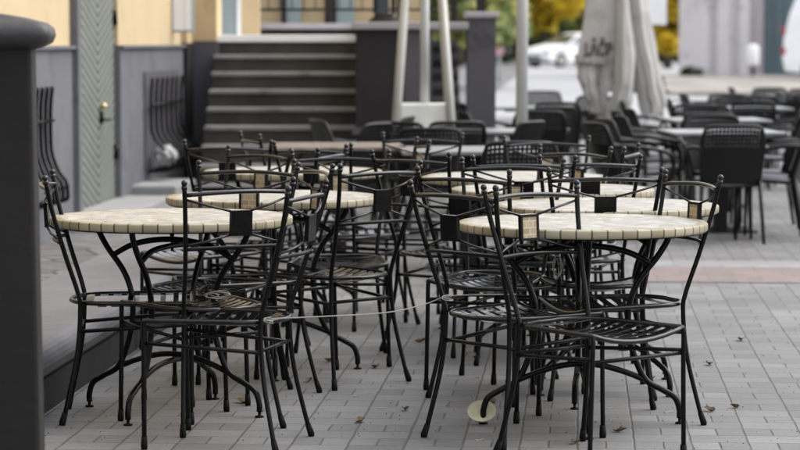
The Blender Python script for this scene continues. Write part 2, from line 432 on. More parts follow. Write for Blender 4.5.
bm = bmesh.new(); rect(bm, -2.2, 60, 46, 50, 0.008, 0.008); rect(bm, -2.2, 60, 50, 105, 0.008, 0.308); rect(bm, -2.2, 60, 105, 130, 0.308, 0.345)
bmesh.ops.remove_doubles(bm, verts=bm.verts, dist=1e-4); street_obj('road', bm, M['street'])
bm = bmesh.new(); rect(bm, 2.2, 40, 62, 62, .066, .17); rect(bm, 2.2, 40, 62, 84, .17, .30); bmesh.ops.remove_doubles(bm, verts=bm.verts, dist=1e-4); street_obj('pavement', bm, M['verge'])

# raised stone platform along the house wall, rounded coping on its edge
pl = thing('raised_platform', 'low raised stone platform with rounded grey coping along the house wall', 'platform', (0, 0, 0), SROT)
bm = bmesh.new(); box(bm, (-3.8, 7.6, -0.02), (-2.62, 14.4, 0.245)); obj('stone_paving', bm, M['crazy'], pl)
prof = [(-2.62, -0.02), (-2.62, 0.25)]
for k in range(7):
    a = R(90 - 15 * k); prof.append((-2.09 + 0.075 * math.cos(a), 0.185 + 0.075 * math.sin(a)))
prof += [(-2.03, 0.15), (-2.055, 0.13), (-2.06, -0.02)]
bm = bmesh.new(); prism(bm, prof, 7.6, 14.4); obj('coping', bm, M['nosing'], pl)
bm = bmesh.new(); box(bm, (-2.0595, 7.6, -.02), (-2.035, 14.4, .128)); box(bm, (-3.8, 14.4005, -.02), (-2.06, 14.43, .20)); obj('face', bm, M['terrace'], pl)

# ------------------------------------------------ ochre house on the left
hs = thing('ochre_house', 'ochre plastered house with grey plinth and grey green door on the left', 'house', S(-3.8, 19.6, 0), SROT)
def Y(v): return v - 19.6
D0, D1 = 18.62, 20.42      # door opening in the wall
def wallbox(bm, y0, y1, z0, z1, x0=-0.6, x1=0.0): box(bm, (x0, Y(y0), z0), (x1, Y(y1), z1))
bm = bmesh.new(); wallbox(bm, 4.0, D0, 0, 1.36, x1=0.02); wallbox(bm, D1, 23.7, 0, 1.36, x1=0.02)
box(bm, (-0.6, Y(4), 1.36), (0.05, Y(D0 - .14), 1.385)); box(bm, (-0.6, Y(D1), 1.36), (0.05, Y(23.7), 1.385))
obj('plinth', bm, M['greyplinth'], hs)
bm = bmesh.new(); wallbox(bm, 4.0, D0 - 0.14, 1.385, 7.0); wallbox(bm, D1, 23.7, 1.385, 7.0); wallbox(bm, D0 - 0.14, D1, 3.2, 7.0)
obj('wall', bm, M['ochre'], hs)
bm = bmesh.new(); box(bm, (-0.35, Y(D0 - .14), 1.37), (0.06, Y(D0), 3.2)); box(bm, (-0.35, Y(D0), 3.05), (0.05, Y(D1), 3.2)); box(bm, (-0.3, Y(D0 - .145), 0.0), (0.065, Y(D0 - .02), 1.365))
obj('door_surround', bm, M['greyplinth'], hs)
dr = thing('x', 'x', 'x'); bpy.data.objects.remove(dr)
bm = bmesh.new(); box(bm, (-0.12, -0.96, 0.02), (-0.03, -0.006, 3.04)); box(bm, (-0.12, 0.006, 0.02), (-0.03, 0.68, 3.04))
door = obj('door', bm, M['chevron'], hs); door.location = (0, .12, 0)
bm = bmesh.new(); box(bm, (-0.03, 0.04, 0.76), (-0.01, 0.11, 0.86)); tube(bm, [(-0.02, 0.075, .79), (0.03, 0.075, .79), (0.03, 0.19, .79)], 0.010)
obj('handle', bm, M['iron'], door)
bm = bmesh.new(); ball(bm, (0.0, 0.07, .90), 0.028); obj('lock_knob', bm, M['brass'], door)
bm = bmesh.new()
for z in (0.45, 1.55): tube(bm, [(-0.015, 0.66, z), (-0.015, 0.66, z + .12)], 0.022)
obj('hinge', bm, M['iron'], door)
bm = bmesh.new(); box(bm, (-0.02, Y(18.3), -0.02), (0.42, Y(20.7), 0.13)); obj('door_step', bm, M['concrete'], hs, 0.01)
# rear corner: dark pilaster strip, then the facade that faces the square, with the box and the upper door
bm = bmesh.new(); box(bm, (-0.25, Y(23.7), 0), (0.06, Y(24.4), 1.40)); obj('pilaster', bm, M['terrace'], hs)
bm = bmesh.new(); box(bm, (-0.25, Y(23.7), 1.40), (0.06, Y(24.4), 7.0)); box(bm, (0.06, Y(24.05), 1.42), (0.29, Y(24.4), 7.0)); obj('wall', bm, M['ochre'], hs)
bm = bmesh.new(); box(bm, (0.06, Y(24.03), 0), (0.30, Y(24.4), 1.42)); obj('plinth', bm, M['pier'], hs)

# two bellied iron window guards on the plinth
def guard(name, label, y0, n, dy, grp, q, back):
    g = thing(name, label, 'window guard', S(-3.775, y0, 0), SROT, grp)
    for k in range(n):
        yy = k * dy
        bm = bmesh.new(); tube(bm, cat([(0.06, yy, 1.10), (0.045, yy, 0.95), (0.045, yy, 0.70), (0.06, yy, 0.60), (.05 + .08 * q, yy, 0.50), (.05 + .16 * q, yy, 0.43), (.05 + .18 * q, yy, 0.35), (.05 + .16 * q, yy, 0.30), (0.02, yy, 0.28)], 5), 0.0145, 8)
        obj('bar', bm, M['iron'], g)
    for xx, zz in ((0.055, 0.86), (.05 + .17 * q, 0.39)):
        bm = bmesh.new(); tube(bm, [(xx, -0.06, zz), (xx, (n - 1) * dy + 0.06, zz)], 0.012, 6); obj('crossbar', bm, M['iron'], g)
    bm = bmesh.new(); box(bm, (-0.02, -0.1, 0.3), (0.012, (n - 1) * dy + 0.1, 1.15)); obj('window_opening', bm, M[back], g)
    return g
guard('window_guard', 'bellied black iron window guard behind the first table, left of the green door', 16.8, 5, 0.16, 'bellied window guards on the plinth', .62, 'greyplinth')
guard('window_guard', 'bellied black iron window guard on the wall beside the stairs, white bag in it', 21.6, 7, 0.27, 'bellied window guards on the plinth', 1.0, 'pier')
bm = bmesh.new()
g = bmesh.ops.create_icosphere(bm, subdivisions=3, radius=1, matrix=Matrix.Diagonal((0.10, 0.16, 0.085, 1)))
for v in g['verts']:
    v.co *= 1 + 0.22 * math.sin(v.co.x * 61 + v.co.z * 40) * math.cos(v.co.y * 47 + v.co.z * 33)
o = obj('plastic_bag', bm, M['bag']); o.location = S(-3.62, 21.7, 0.42); tag(o, 'crumpled white plastic bag stuffed in the window guard by the stairs', 'bag')
bm = bmesh.new(); box(bm, (-0.1, 0, 0), (0.35, 1.1, 0.20)); o = obj('stone_block', bm, M['concrete'], None, 0.02); o.location = S(-3.75, 20.9, 0); o.rotation_euler = (0, 0, SROT)
tag(o, 'low pale stone block at the foot of the house wall', 'kerb block')
# display case on the ochre wall
dc = thing('display_case', 'narrow pale display case with dark frame on the ochre wall', 'display case', (-2.03, 23.45, 1.50))
bm = bmesh.new(); box(bm, (-0.105, -0.07, 0), (0.105, 0.0, 0.62)); obj('case_frame', bm, M['bluegrey'], dc)
bm = bmesh.new(); box(bm, (-0.085, -0.085, 0.02), (0.02, -0.07, 0.60)); box(bm, (0.024, -0.085, 0.02), (0.085, -0.07, 0.60)); obj('panel', bm, M['white'], dc)

# ------------------------------------------------ front stairs, terrace, upper facade
stx0, stx1 = -1.79, -0.40
st = thing('staircase', 'broad dark stone staircase with pale treads up to the terrace', 'staircase', (0, 0, 0))
NST, RISE, RUN, Y0 = 9, 0.161, 0.30, 21.9
for k in range(NST):
    y0 = Y0 + k * RUN; z1 = (k + 1) * RISE; last = k == NST - 1
    xl = stx0
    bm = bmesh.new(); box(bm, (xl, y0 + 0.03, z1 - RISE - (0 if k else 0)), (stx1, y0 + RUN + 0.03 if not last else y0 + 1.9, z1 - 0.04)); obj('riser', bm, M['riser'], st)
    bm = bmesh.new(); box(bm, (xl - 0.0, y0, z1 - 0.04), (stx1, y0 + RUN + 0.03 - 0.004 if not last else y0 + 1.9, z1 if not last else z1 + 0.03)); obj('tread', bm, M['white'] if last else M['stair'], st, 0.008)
tw = thing('terrace_wall', 'near black terrace wall with pale coping beside the stairs', 'wall', (0, 0, 0))
bm = bmesh.new(); box(bm, (-0.39, 22.0, 0), (0.04, 25.9, 1.52)); box(bm, (-1.55, 25.6, 1.46), (-0.39, 25.9, 1.54)); obj('wall', bm, M['terrace'], tw)
bm = bmesh.new(); box(bm, (0.042, 22.0, 0), (0.28, 25.9, 1.52)); obj('wall_end', bm, M['pier'], tw)
bm = bmesh.new(); box(bm, (-0.42, 21.95, 1.52), (0.60, 26.0, 1.585)); box(bm, (-1.6, 25.55, 1.54), (-0.425, 26.0, 1.60)); obj('coping', bm, M['coping'], tw, 0.01)
bm = bmesh.new(); box(bm, (-0.42, 21.93, 0.60), (0.29, 22.0, 0.66)); obj('ledge', bm, M['pier'], tw)
s2 = thing('staircase', 'narrow second staircase between the terrace wall and the grey pier', 'staircase', (0, 0, 0))
for k in range(10):
    z1 = (k + 1) * 0.142; y0 = 23.6 + 0.28 * k
    bm = bmesh.new(); box(bm, (0.285, y0 + .03, z1 - 0.142), (0.60, y0 + .31, z1 - 0.06)); obj('riser', bm, M['riser'], s2)
    bm = bmesh.new(); box(bm, (0.285, y0, z1 - 0.06), (0.60, y0 + .306, z1)); obj('tread', bm, M['pier'], s2)
pr = thing('stone_pier', 'square purple grey pier with pale cap at the street end of the terrace', 'pier', (0.715, 22.2, 0))
bm = bmesh.new(); box(bm, (-0.125, -0.2, 0), (0.125, 0.2, 1.62)); obj('shaft', bm, M['pier'], pr)
bm = bmesh.new(); box(bm, (-0.15, -0.23, 1.62), (0.15, 0.23, 1.675)); obj('cap', bm, M['coping'], pr, 0.012)
bm = bmesh.new(); box(bm, (-0.04, -0.04, 1.675), (0.04, 0.04, 3.2)); obj('iron_post', bm, M['terrace'], pr)
# railing on the terrace
rl = thing('terrace_railing', 'thin black iron railing along the terrace in front of the ochre facade', 'railing', (0, 25.75, 1.60))
for z in (0.14, 0.62, 0.95):
    bm = bmesh.new(); tube(bm, [(-1.55, 0, z), (0.58, 0, z)], 0.013, 6); obj('rail', bm, M['iron'], rl)
for x in (-1.5, -0.74, 0.0, 0.55):
    bm = bmesh.new(); box(bm, (x - 0.035, -0.035, 0), (x + 0.035, 0.035, 1.02)); obj('post', bm, M['terrace'], rl)
bm = bmesh.new()
for k in range(17):
    x = -1.47 + 0.12 * k; tube(bm, [(x, 0, 0.14), (x, 0, 0.95)], 0.006, 5)
obj('balusters', bm, M['iron'], rl)
# upper facade behind the terrace
fh = thing('terrace_house', 'ochre house facade with pale windows behind the terrace railing', 'house', (0, 27.6, 0))
bm = bmesh.new(); box(bm, (-2.9, 0, 0), (0.30, 0.4, 6.5)); obj('wall', bm, M['ochre'], fh)
for x, w in ((-1.17, 0.16), (-0.60, 0.20)):
    bm = bmesh.new(); box(bm, (x - w / 2, -0.06, 1.5), (x + w / 2, -0.002, 3.6)); wf = obj('window', bm, M['bluegrey'], fh)
    bm = bmesh.new(); box(bm, (x - w / 2 - 0.05, -0.09, 1.5), (x - w / 2 - 0.002, -0.004, 3.6)); obj('window_frame', bm, M['terrace'], wf)
bm = bmesh.new(); box(bm, (-1.69, -0.05, 1.40), (-1.58, -0.003, 6.4)); obj('corner_strip', bm, M['white'], fh)
ud = thing('upper_door', 'pale blue grey door in white frame at the head of the stairs', 'door', (-1.715, 25.2, 1.46))
bm = bmesh.new(); box(bm, (-0.075, 0, 0), (0.075, 0.05, 2.1)); obj('door_leaf', bm, M['bluegrey'], ud)
bm = bmesh.new(); box(bm, (-0.115, -0.02, 0), (-0.077, 0.06, 2.14)); box(bm, (0.077, -0.02, 0), (0.115, 0.06, 2.14)); obj('door_frame', bm, M['white'], ud)
bm = bmesh.new(); box(bm, (-0.30, 0.07, 0), (0.30, 0.20, 3.6)); obj('wall', bm, M['ochre'], ud)
# black lantern standing on the terrace coping
lt = thing('terrace_lantern', 'black lantern with flared foot standing on the terrace coping', 'lantern', (-0.14, 22.5, 1.585))
bm = bmesh.new(); lathe(bm, [(0.145, 0), (0.145, 0.015), (0.10, 0.05), (0.085, 0.08)], 16); obj('lantern_base', bm, M['terrace'], lt)
bm = bmesh.new()
for x in (-0.08, 0.08):
    for y in (-0.08, 0.08): box(bm, (x - .02, y - .02, 0.08), (x + .02, y + .02, 0.62))
obj('lantern_frame', bm, M['terrace'], lt)
bm = bmesh.new(); box(bm, (-0.06, -0.06, 0.082), (0.04, 0.06, 0.60)); obj('pane', bm, M['glassdark'], lt)
bm = bmesh.new(); lathe(bm, [(0.15, 0.62), (0.16, 0.66), (0.05, 0.82), (0.01, 0.86)], 8); obj('lantern_roof', bm, M['terrace'], lt)

# ------------------------------------------------ dark gate pillar at the near left
gp = thing('gate_pillar', 'dark brown pillar with rounded cap at the left edge', 'pillar', (-1.245, 7.0, 0), R(4))
bm = bmesh.new()
A = [bm.verts.new((sx * 0.237, sy * 0.09, 0)) for sx, sy in ((-1, -1), (1, -1), (1, 1), (-1, 1))]
C = [bm.verts.new((sx * 0.220, sy * 0.08, 1.42)) for sx, sy in ((-1, -1), (1, -1), (1, 1), (-1, 1))]
for i in range(4): bm.faces.new((A[i], A[(i + 1) % 4], C[(i + 1) % 4], C[i]))
bm.faces.new(A[::-1]); bm.faces.new(C)
obj('shaft', bm, M['darkpaint'], gp, 0.012)
bm = bmesh.new()
rings = []
for hw, z in ((0.222, 1.395), (0.245, 1.402), (0.268, 1.416), (0.276, 1.436), (0.272, 1.456), (0.255, 1.470), (0.20, 1.485), (0.02, 1.515)):
    ring = []
    for k in range(4):
        cx, cy = ((1, 1), (-1, 1), (-1, -1), (1, -1))[k]; rr = min(0.03, hw * .5)
        for j in range(5):
            a = R(90 * k + 22.5 * j); ring.append(bm.verts.new((cx * (hw - rr) + rr * math.cos(a), cy * max(.005, hw - .14 - rr) + rr * math.sin(a), z)))
    rings.append(ring)
for P, Q in zip(rings, rings[1:]):
    n = len(P)
    for k in range(n):
        f = bm.faces.new((P[k], P[(k + 1) % n], Q[(k + 1) % n], Q[k])); f.smooth = True
bm.faces.new(rings[0][::-1]); bm.faces.new(rings[-1])
obj('cap', bm, M['capstone'], gp)

# ================================================================== BISTRO CHAIR
GC = 'black wrought iron bistro chairs'
def make_chair():
    t = thing('bistro_chair', 'black iron bistro chair', 'chair', (0, 0, 0), 0, GC)
    for s in (-1, 1):
        path = cat([(s * .220, -.118, .905), (s * .207, -.098, .80), (s * .184, -.052, .63), (s * .168, -.008, .49), (s * .165, 0.0, .42), (s * .175, -.014, .25), (s * .204, -.064, .012)], 5)
        leg = obj('leg', B(tube, path, 0.0088, 8), M['iron'], t)
        bm = bmesh.new(); ball(bm, (s * .2215, -.121, .918), 0.0116); tube(bm, [(s * .2195, -.117, .895), (s * .221, -.120, .909)], 0.0108, 8); obj('finial', bm, M['slat'], leg)
        bm = bmesh.new(); tube(bm, [(s * .2065, -.068, 0.0), (s * .2063, -.0675, .010), (s * .200, -.057, .046)], [0.0112, 0.0128, 0.0105], 8); obj('foot_cap', bm, M['rubber'], leg)
    for s in (-1, 1):
        leg = obj('leg', B(tube, cat([(s * .213, .408, .450), (s * .215, .412, .43), (s * .217, .410, .30), (s * .224, .408, .012)], 3), 0.0088, 8), M['iron'], t)
        bm = bmesh.new(); tube(bm, [(s * .224, .408, 0), (s * .224, .408, .012), (s * .2226, .408, .046)], [0.0112, 0.0128, 0.0105], 8); obj('foot_cap', bm, M['rubber'], leg)
    # back
    def arc(hw, y, z, bow, rise, n=14):
        return [(-hw + 2 * hw * k / n, y - bow * math.sin(math.pi * k / n), z + rise * math.sin(math.pi * k / n)) for k in range(n + 1)]
    obj('top_rail', B(tube, arc(.213, -.110, .873, .042, .010), 0.0078, 8), M['slat'], t)
    obj('lower_rail', B(tube, arc(.192, -.068, .676, .036, .004), 0.0068, 8), M['iron'], t)
    for s in (-1, 1):
        obj('back_rod', B(tube, [(s * .211, -.108, .858), (s * .12, -.128, .832), (s * .040, -.133, .812)], 0.0045, 6), M['slat'], t)
        obj('back_rod', B(tube, [(s * .193, -.070, .688), (s * .12, -.108, .706), (s * .040, -.129, .728)], 0.0045, 6), M['slat'], t)
    # plaque: black plate on the back, framed tiles on the front
    mt = Matrix.Translation((0, -.131, .769)) @ Matrix.Rotation(R(3), 4, 'X')
    bm = bmesh.new(); box(bm, (-.043, -.007, -.0455), (.043, .001, .0455), mt)
    for a, b_ in (((-.043, .001, -.0455), (-.034, .008, .0455)), ((.034, .001, -.0455), (.043, .008, .0455)), ((-.034, .001, .0375), (.034, .008, .0455)), ((-.034, .001, -.0455), (.034, .008, -.0375))): box(bm, a, b_, mt)
    pq = obj('plaque', bm, M['iron'], t)
    bm = bmesh.new(); box(bm, (-.0335, .0015, -.037), (.0335, .005, .037), mt); obj('tile', bm, M['ptile'], pq)
    # seat: scooped frame and flat cross slats
    def half(y):      # half width of the seat at depth y
        if y >= 0.10: return .186 + (.215 - .186) * (y - .10) / .31
        return .186 * math.sqrt(max(0.0, 1 - ((.10 - y) / .140) ** 2)) ** 0.85
    def sag(x, y): return .450 - 0.032 * max(0.0, 1 - (x / max(half(y), .02)) ** 2) * (1 if y > .05 else .3)
    out = []
    for k in range(10): out.append((-.213 + .426 * k / 9, .410, sag(-.213 + .426 * k / 9, .41)))
    for y in (.40, .34, .26, .18, .10, .06, .02, -.01, -.028, -.037): out.append((half(y), y, .450))
    out.append((0.03, -.040, .448)); out.append((-0.03, -.040, .448))
    for y in (-.037, -.028, -.01, .02, .06, .10, .18, .26, .34, .40): out.append((-half(y), y, .450))
    obj('seat_frame', B(tube, out, 0.0088, 8, True), M['slat'], t)
    bm = bmesh.new()
    for k in range(8):
        y0 = .012 + k * .0498; y1 = y0 + .030; n = 12; top = []
        for j in range(n + 1):
            fx = -1 + 2 * j / n
            row = []
            for yy, dz in ((y0, 0.0), (y1, 0.0)):
                x = fx * half(yy); z = sag(x, yy) + 0.004 + dz
                row.append((x, yy, z))
            top.append(row)
        V = [[[bm.verts.new((x, y, z - dz)) for (x, y, z) in row] for row in top] for dz in (0, .0016)]
        for j in range(n):
            bm.faces.new((V[0][j][0], V[0][j + 1][0], V[0][j + 1][1], V[0][j][1]))
            bm.faces.new((V[1][j][0], V[1][j][1], V[1][j + 1][1], V[1][j + 1][0]))
            bm.faces.new((V[0][j][0], V[1][j][0], V[1][j + 1][0], V[0][j + 1][0]))
            bm.faces.new((V[0][j][1], V[0][j + 1][1], V[1][j + 1][1], V[1][j][1]))
        bm.faces.new((V[0][0][0], V[0][0][1], V[1][0][1], V[1][0][0])); bm.faces.new((V[0][n][0], V[1][n][0], V[1][n][1], V[0][n][1]))
    obj('seat', bm, M['seatslat'], t)
    # stretchers
    for s in (-1, 1):
        obj('stretcher', B(tube, [(s * .169, -.004, .345), (s * .216, .409, .372)], 0.0072, 6), M['iron'], t)
    obj('stretcher', B(tube, [(-.217, .409, .362), (.217, .409, .362)], 0.0072, 6), M['iron'], t)
    obj('stretcher', B(tube, [(-.168, -.004, .352), (.168, -.004, .352)], 0.0072, 6), M['iron'], t)
    return t

chair0 = make_chair()
CHAIRS = [
 (-1.199, 9.390, -85.6, 'bistro chair at far left seen from the side, its back next to the dark pillar'),
 (-0.439, 8.742, 74.9, 'nearest left bistro chair seen sideways, facing left, with the cord tied to it'),
 (-0.640, 9.060, 32.0, 'bistro chair with black plaque against the right side of the left front table'),
 (0.273, 8.790, -48.9, 'nearest centre bistro chair facing away, between the cord and right front table'),
 (0.535, 8.629, -140.0, 'nearest right bistro chair turned to the viewer, framed tile plaque before the table'),
 (0.798, 9.880, 2.0, 'bistro chair behind the right front table, black plaque above the table edge'),
 (0.988, 9.355, 111.1, 'rightmost bistro chair, facing left, at the right side of the right front table'),
 (0.318, 9.823, -37.4, 'bistro chair behind the centre front chair, facing the second right table'),
 (-0.161, 10.292, 42.9, 'bistro chair with big black plaque at the right side of the second left table'),
 (-0.665, 10.144, 160.0, 'bistro chair facing the viewer, brown tile plaque before the second left table'),
 (-0.468, 10.204, 112.7, 'bistro chair facing left, pushed under the front of the second left table'),
 (0.820, 11.010, 4.0, 'bistro chair with black plaque just behind the second right table'),
 (0.545, 10.935, -4.0, 'bistro chair facing away, black plaque against the third right table'),
 (0.440, 10.446, 163.0, 'bistro chair facing the viewer between the second and third right tables'),
 (0.765, 12.930, 180.0, 'bistro chair facing the viewer behind the rearmost right mosaic table'),
 (0.745, 11.763, 135.3, 'bistro chair turned to front left behind the third right table'),
 (0.985, 11.934, 76.0, 'bistro chair facing left at the right end of the third right table'),
 (0.120, 11.330, -38.6, 'bistro chair facing away toward the rearmost right mosaic table'),
 (-0.271, 11.259, 180.0, 'bistro chair facing the viewer behind the right side of the second left table'),
 (0.090, 13.404, 165.0, 'bistro chair facing the viewer at the very back, in front of the patio heater'),
 (-0.003, 12.684, 97.7, 'bistro chair facing left beside the right end of the rear left mosaic table'),
 (-0.845, 12.620, -8.0, 'bistro chair facing away, at the left front of the rear left mosaic table'),
 (-0.369, 12.326, -30.0, 'bistro chair facing away, at the right front of the rear left mosaic table'),
 (-0.744, 11.598, 134.5, 'bistro chair turned to front left behind the second left table'),
 (-0.435, 11.800, 74.0, 'bistro chair facing left between the second and third left tables'),
 (-0.695, 13.535, -72.9, 'bistro chair facing right behind the rear left mosaic table, before the stairs'),
]
for i, (x, y, a, lab) in enumerate(CHAIRS):
    if i == 0:
        chair0.location = (x, y, 0); chair0.rotation_euler = (0, 0, R(a)); chair0['label'] = lab
    else:
        dup(chair0, (x, y, 0), R(a), lab)

# ================================================================== MOSAIC TABLES
def make_table():
    t = thing('mosaic_table', 'round mosaic table', 'table', (0, 0, 0), 0, 'round mosaic bistro tables')
    prof = [(0.455, .7235), (0.459, .726), (0.4605, .731), (0.4605, .749), (0.459, .7525), (0.455, .7545), (0.425, .755)]
    bm = bmesh.new(); lathe(bm, prof, 96, capb=False, capt=False); obj('tile_rim', bm, M['rim'], t)
    bm = bmesh.new(); lathe(bm, [(0.4, .726), (0.425, .755)], 96, capb=False, capt=True); obj('tabletop', bm, M['mosaic'], t)
    bm = bmesh.new(); lathe(bm, [(0.40, .719), (0.450, .719), (0.450, .7236), (0.40, .7236)], 64, capb=True, capt=True); obj('under_plate', bm, M['iron'], t)
    P = [(.322, .720), (.315, .685), (.275, .620), (.212, .540), (.177, .456), (.172, .370), (.190, .270), (.235, .168), (.300, .128), (.347, .098), (.364, .055), (.365, .022)]
    for k in range(4):
        a = R(90 * k); c, s = math.cos(a), math.sin(a)
        leg = obj('leg', B(tube, cat([(r * c, r * s, z) for r, z in P], 5), 0.0116, 8), M['iron'], t)
        bm = bmesh.new(); lathe(bm, [(0.0165, 0), (0.0165, .006), (0.006, .008), (0.006, .024)], 12, (.365 * c, .365 * s)); obj('foot', bm, M['rubber'], leg)
    for k in range(2):
        a = R(90 * k); c, s = math.cos(a), math.sin(a); dz = 0.022 * k
        up = [(-.255, .598), (-.17, .640 - dz * .4), (-.06, .662 - dz), (.06, .662 - dz), (.17, .640 - dz * .4), (.255, .598)]
        lo = [(-.240, .163), (-.15, .198 - dz * .4), (-.05, .222 - dz), (.05, .222 - dz), (.15, .198 - dz * .4), (.240, .163)]
        obj('upper_brace', B(tube, cat([(r * c, r * s, z) for r, z in up], 5), 0.0112, 8), M['iron'], t)
        obj('lower_brace', B(tube, cat([(r * c, r * s, z) for r, z in lo], 5), 0.0112, 8), M['iron'], t)
    bm = bmesh.new(); tube(bm, [(0, 0, .620), (0, 0, .685)], 0.006, 6); ball(bm, (0, 0, .682), .0095, 8, 6); obj('bolt', bm, M['iron'], t)
    return t
table0 = make_table()
TABLES = [
 (-0.870, 9.515, -22, 'round cream mosaic table at front left beside the stone platform'),
 (0.675, 9.220, 0, 'round cream mosaic table at front right, nearest to the viewer'),
 (-0.548, 10.750, 4, 'second round mosaic table on the left, behind the left front table'),
 (0.840, 10.200, 41, 'second round mosaic table on the right, just behind the right front table'),
 (0.690, 11.300, 20, 'third round mosaic table on the right, mostly hidden behind chairs'),
 (0.564, 12.360, 10, 'rearmost round mosaic table on the right, rim seen through chair backs'),
 (-0.552, 12.900, 30, 'third round mosaic table on the left, in front of the stairs'),
]
for i, (x, y, a, lab) in enumerate(TABLES):
    if i == 0:
        table0.location = (x, y, 0); table0.rotation_euler = (0, 0, R(a)); table0['label'] = lab
    else: dup(table0, (x, y, 0), R(a), lab)

# ================================================================== BLACK WOVEN ARMCHAIRS AND SQUARE TABLES
GW = 'black woven plastic armchairs'
def make_armchair():
    t = thing('woven_armchair', 'black woven armchair', 'armchair', (0, 0, 0), 0, GW)
    def back(u, v):     # u -1..1, v 0..1
        w = .205 + .022 * v - .03 * max(0, v - .8) * 5 * abs(u) ** 6
        return Vector((u * w, -.13 * v - .04 * (1 - u * u) * .9 + .02, .42 + .41 * v - .02 * abs(u) ** 5 * v))
    nu, nv = 34, 30
    bm = bmesh.new()
    G = [[bm.verts.new(back(-1 + 2 * i / nu, j / nv)) for i in range(nu + 1)] for j in range(nv + 1)]
    for j in range(nv):
        for i in range(nu):
            hole = i % 2 == 0 and (j % 2 == 0) and 2 <= i <= nu - 3 and 20 <= j <= nv - 2
            if hole: continue
            f = bm.faces.new((G[j][i], G[j][i + 1], G[j + 1][i + 1], G[j + 1][i])); f.smooth = True
    o = obj('backrest', bm, M['wicker'], t); m = o.modifiers.new('thick', 'SOLIDIFY'); m.thickness = 0.010
    edge = [back(-1, j / 8) for j in range(9)] + [back(-1 + 2 * i / 10, 1) for i in range(1, 10)] + [back(1, 1 - j / 8) for j in range(9)]
    obj('back_frame', B(tube, edge, 0.013, 8), M['wicker'], t)
    bm = bmesh.new()
    n = 10
    rows = []
    for j in range(n + 1):
        y = .0 + .43 * j / n; rows.append([bm.verts.new(((-.215 + .43 * i / n), y, .425 + .02 * (j / n) - .015 * math.sin(math.pi * i / n) - (.03 if j == n else 0))) for i in range(n + 1)])
    for j in range(n):
        for i in range(n):
            f = bm.faces.new((rows[j][i], rows[j][i + 1], rows[j + 1][i + 1], rows[j + 1][i])); f.smooth = True
    o = obj('seat', bm, M['wicker'], t); m = o.modifiers.new('thick', 'SOLIDIFY'); m.thickness = 0.022
    for s in (-1, 1):
        obj('leg', B(tube, [(s * .215, .40, .43), (s * .228, .41, 0)], [.015, .012], 8), M['wicker'], t)
        obj('leg', B(tube, [(s * .205, -.005, .44), (s * .225, -.075, 0)], [.016, .012], 8), M['wicker'], t)
        obj('armrest', B(tube, cat([(s * .222, -.075, .67), (s * .262, .04, .675), (s * .272, .20, .655), (s * .265, .35, .62), (s * .240, .405, .55), (s * .216, .40, .43)], 5), 0.015, 8), M['wicker'], t)
    return t
arm0 = make_armchair()
def px(u, d): return (u - 400) / 2500.0 * d
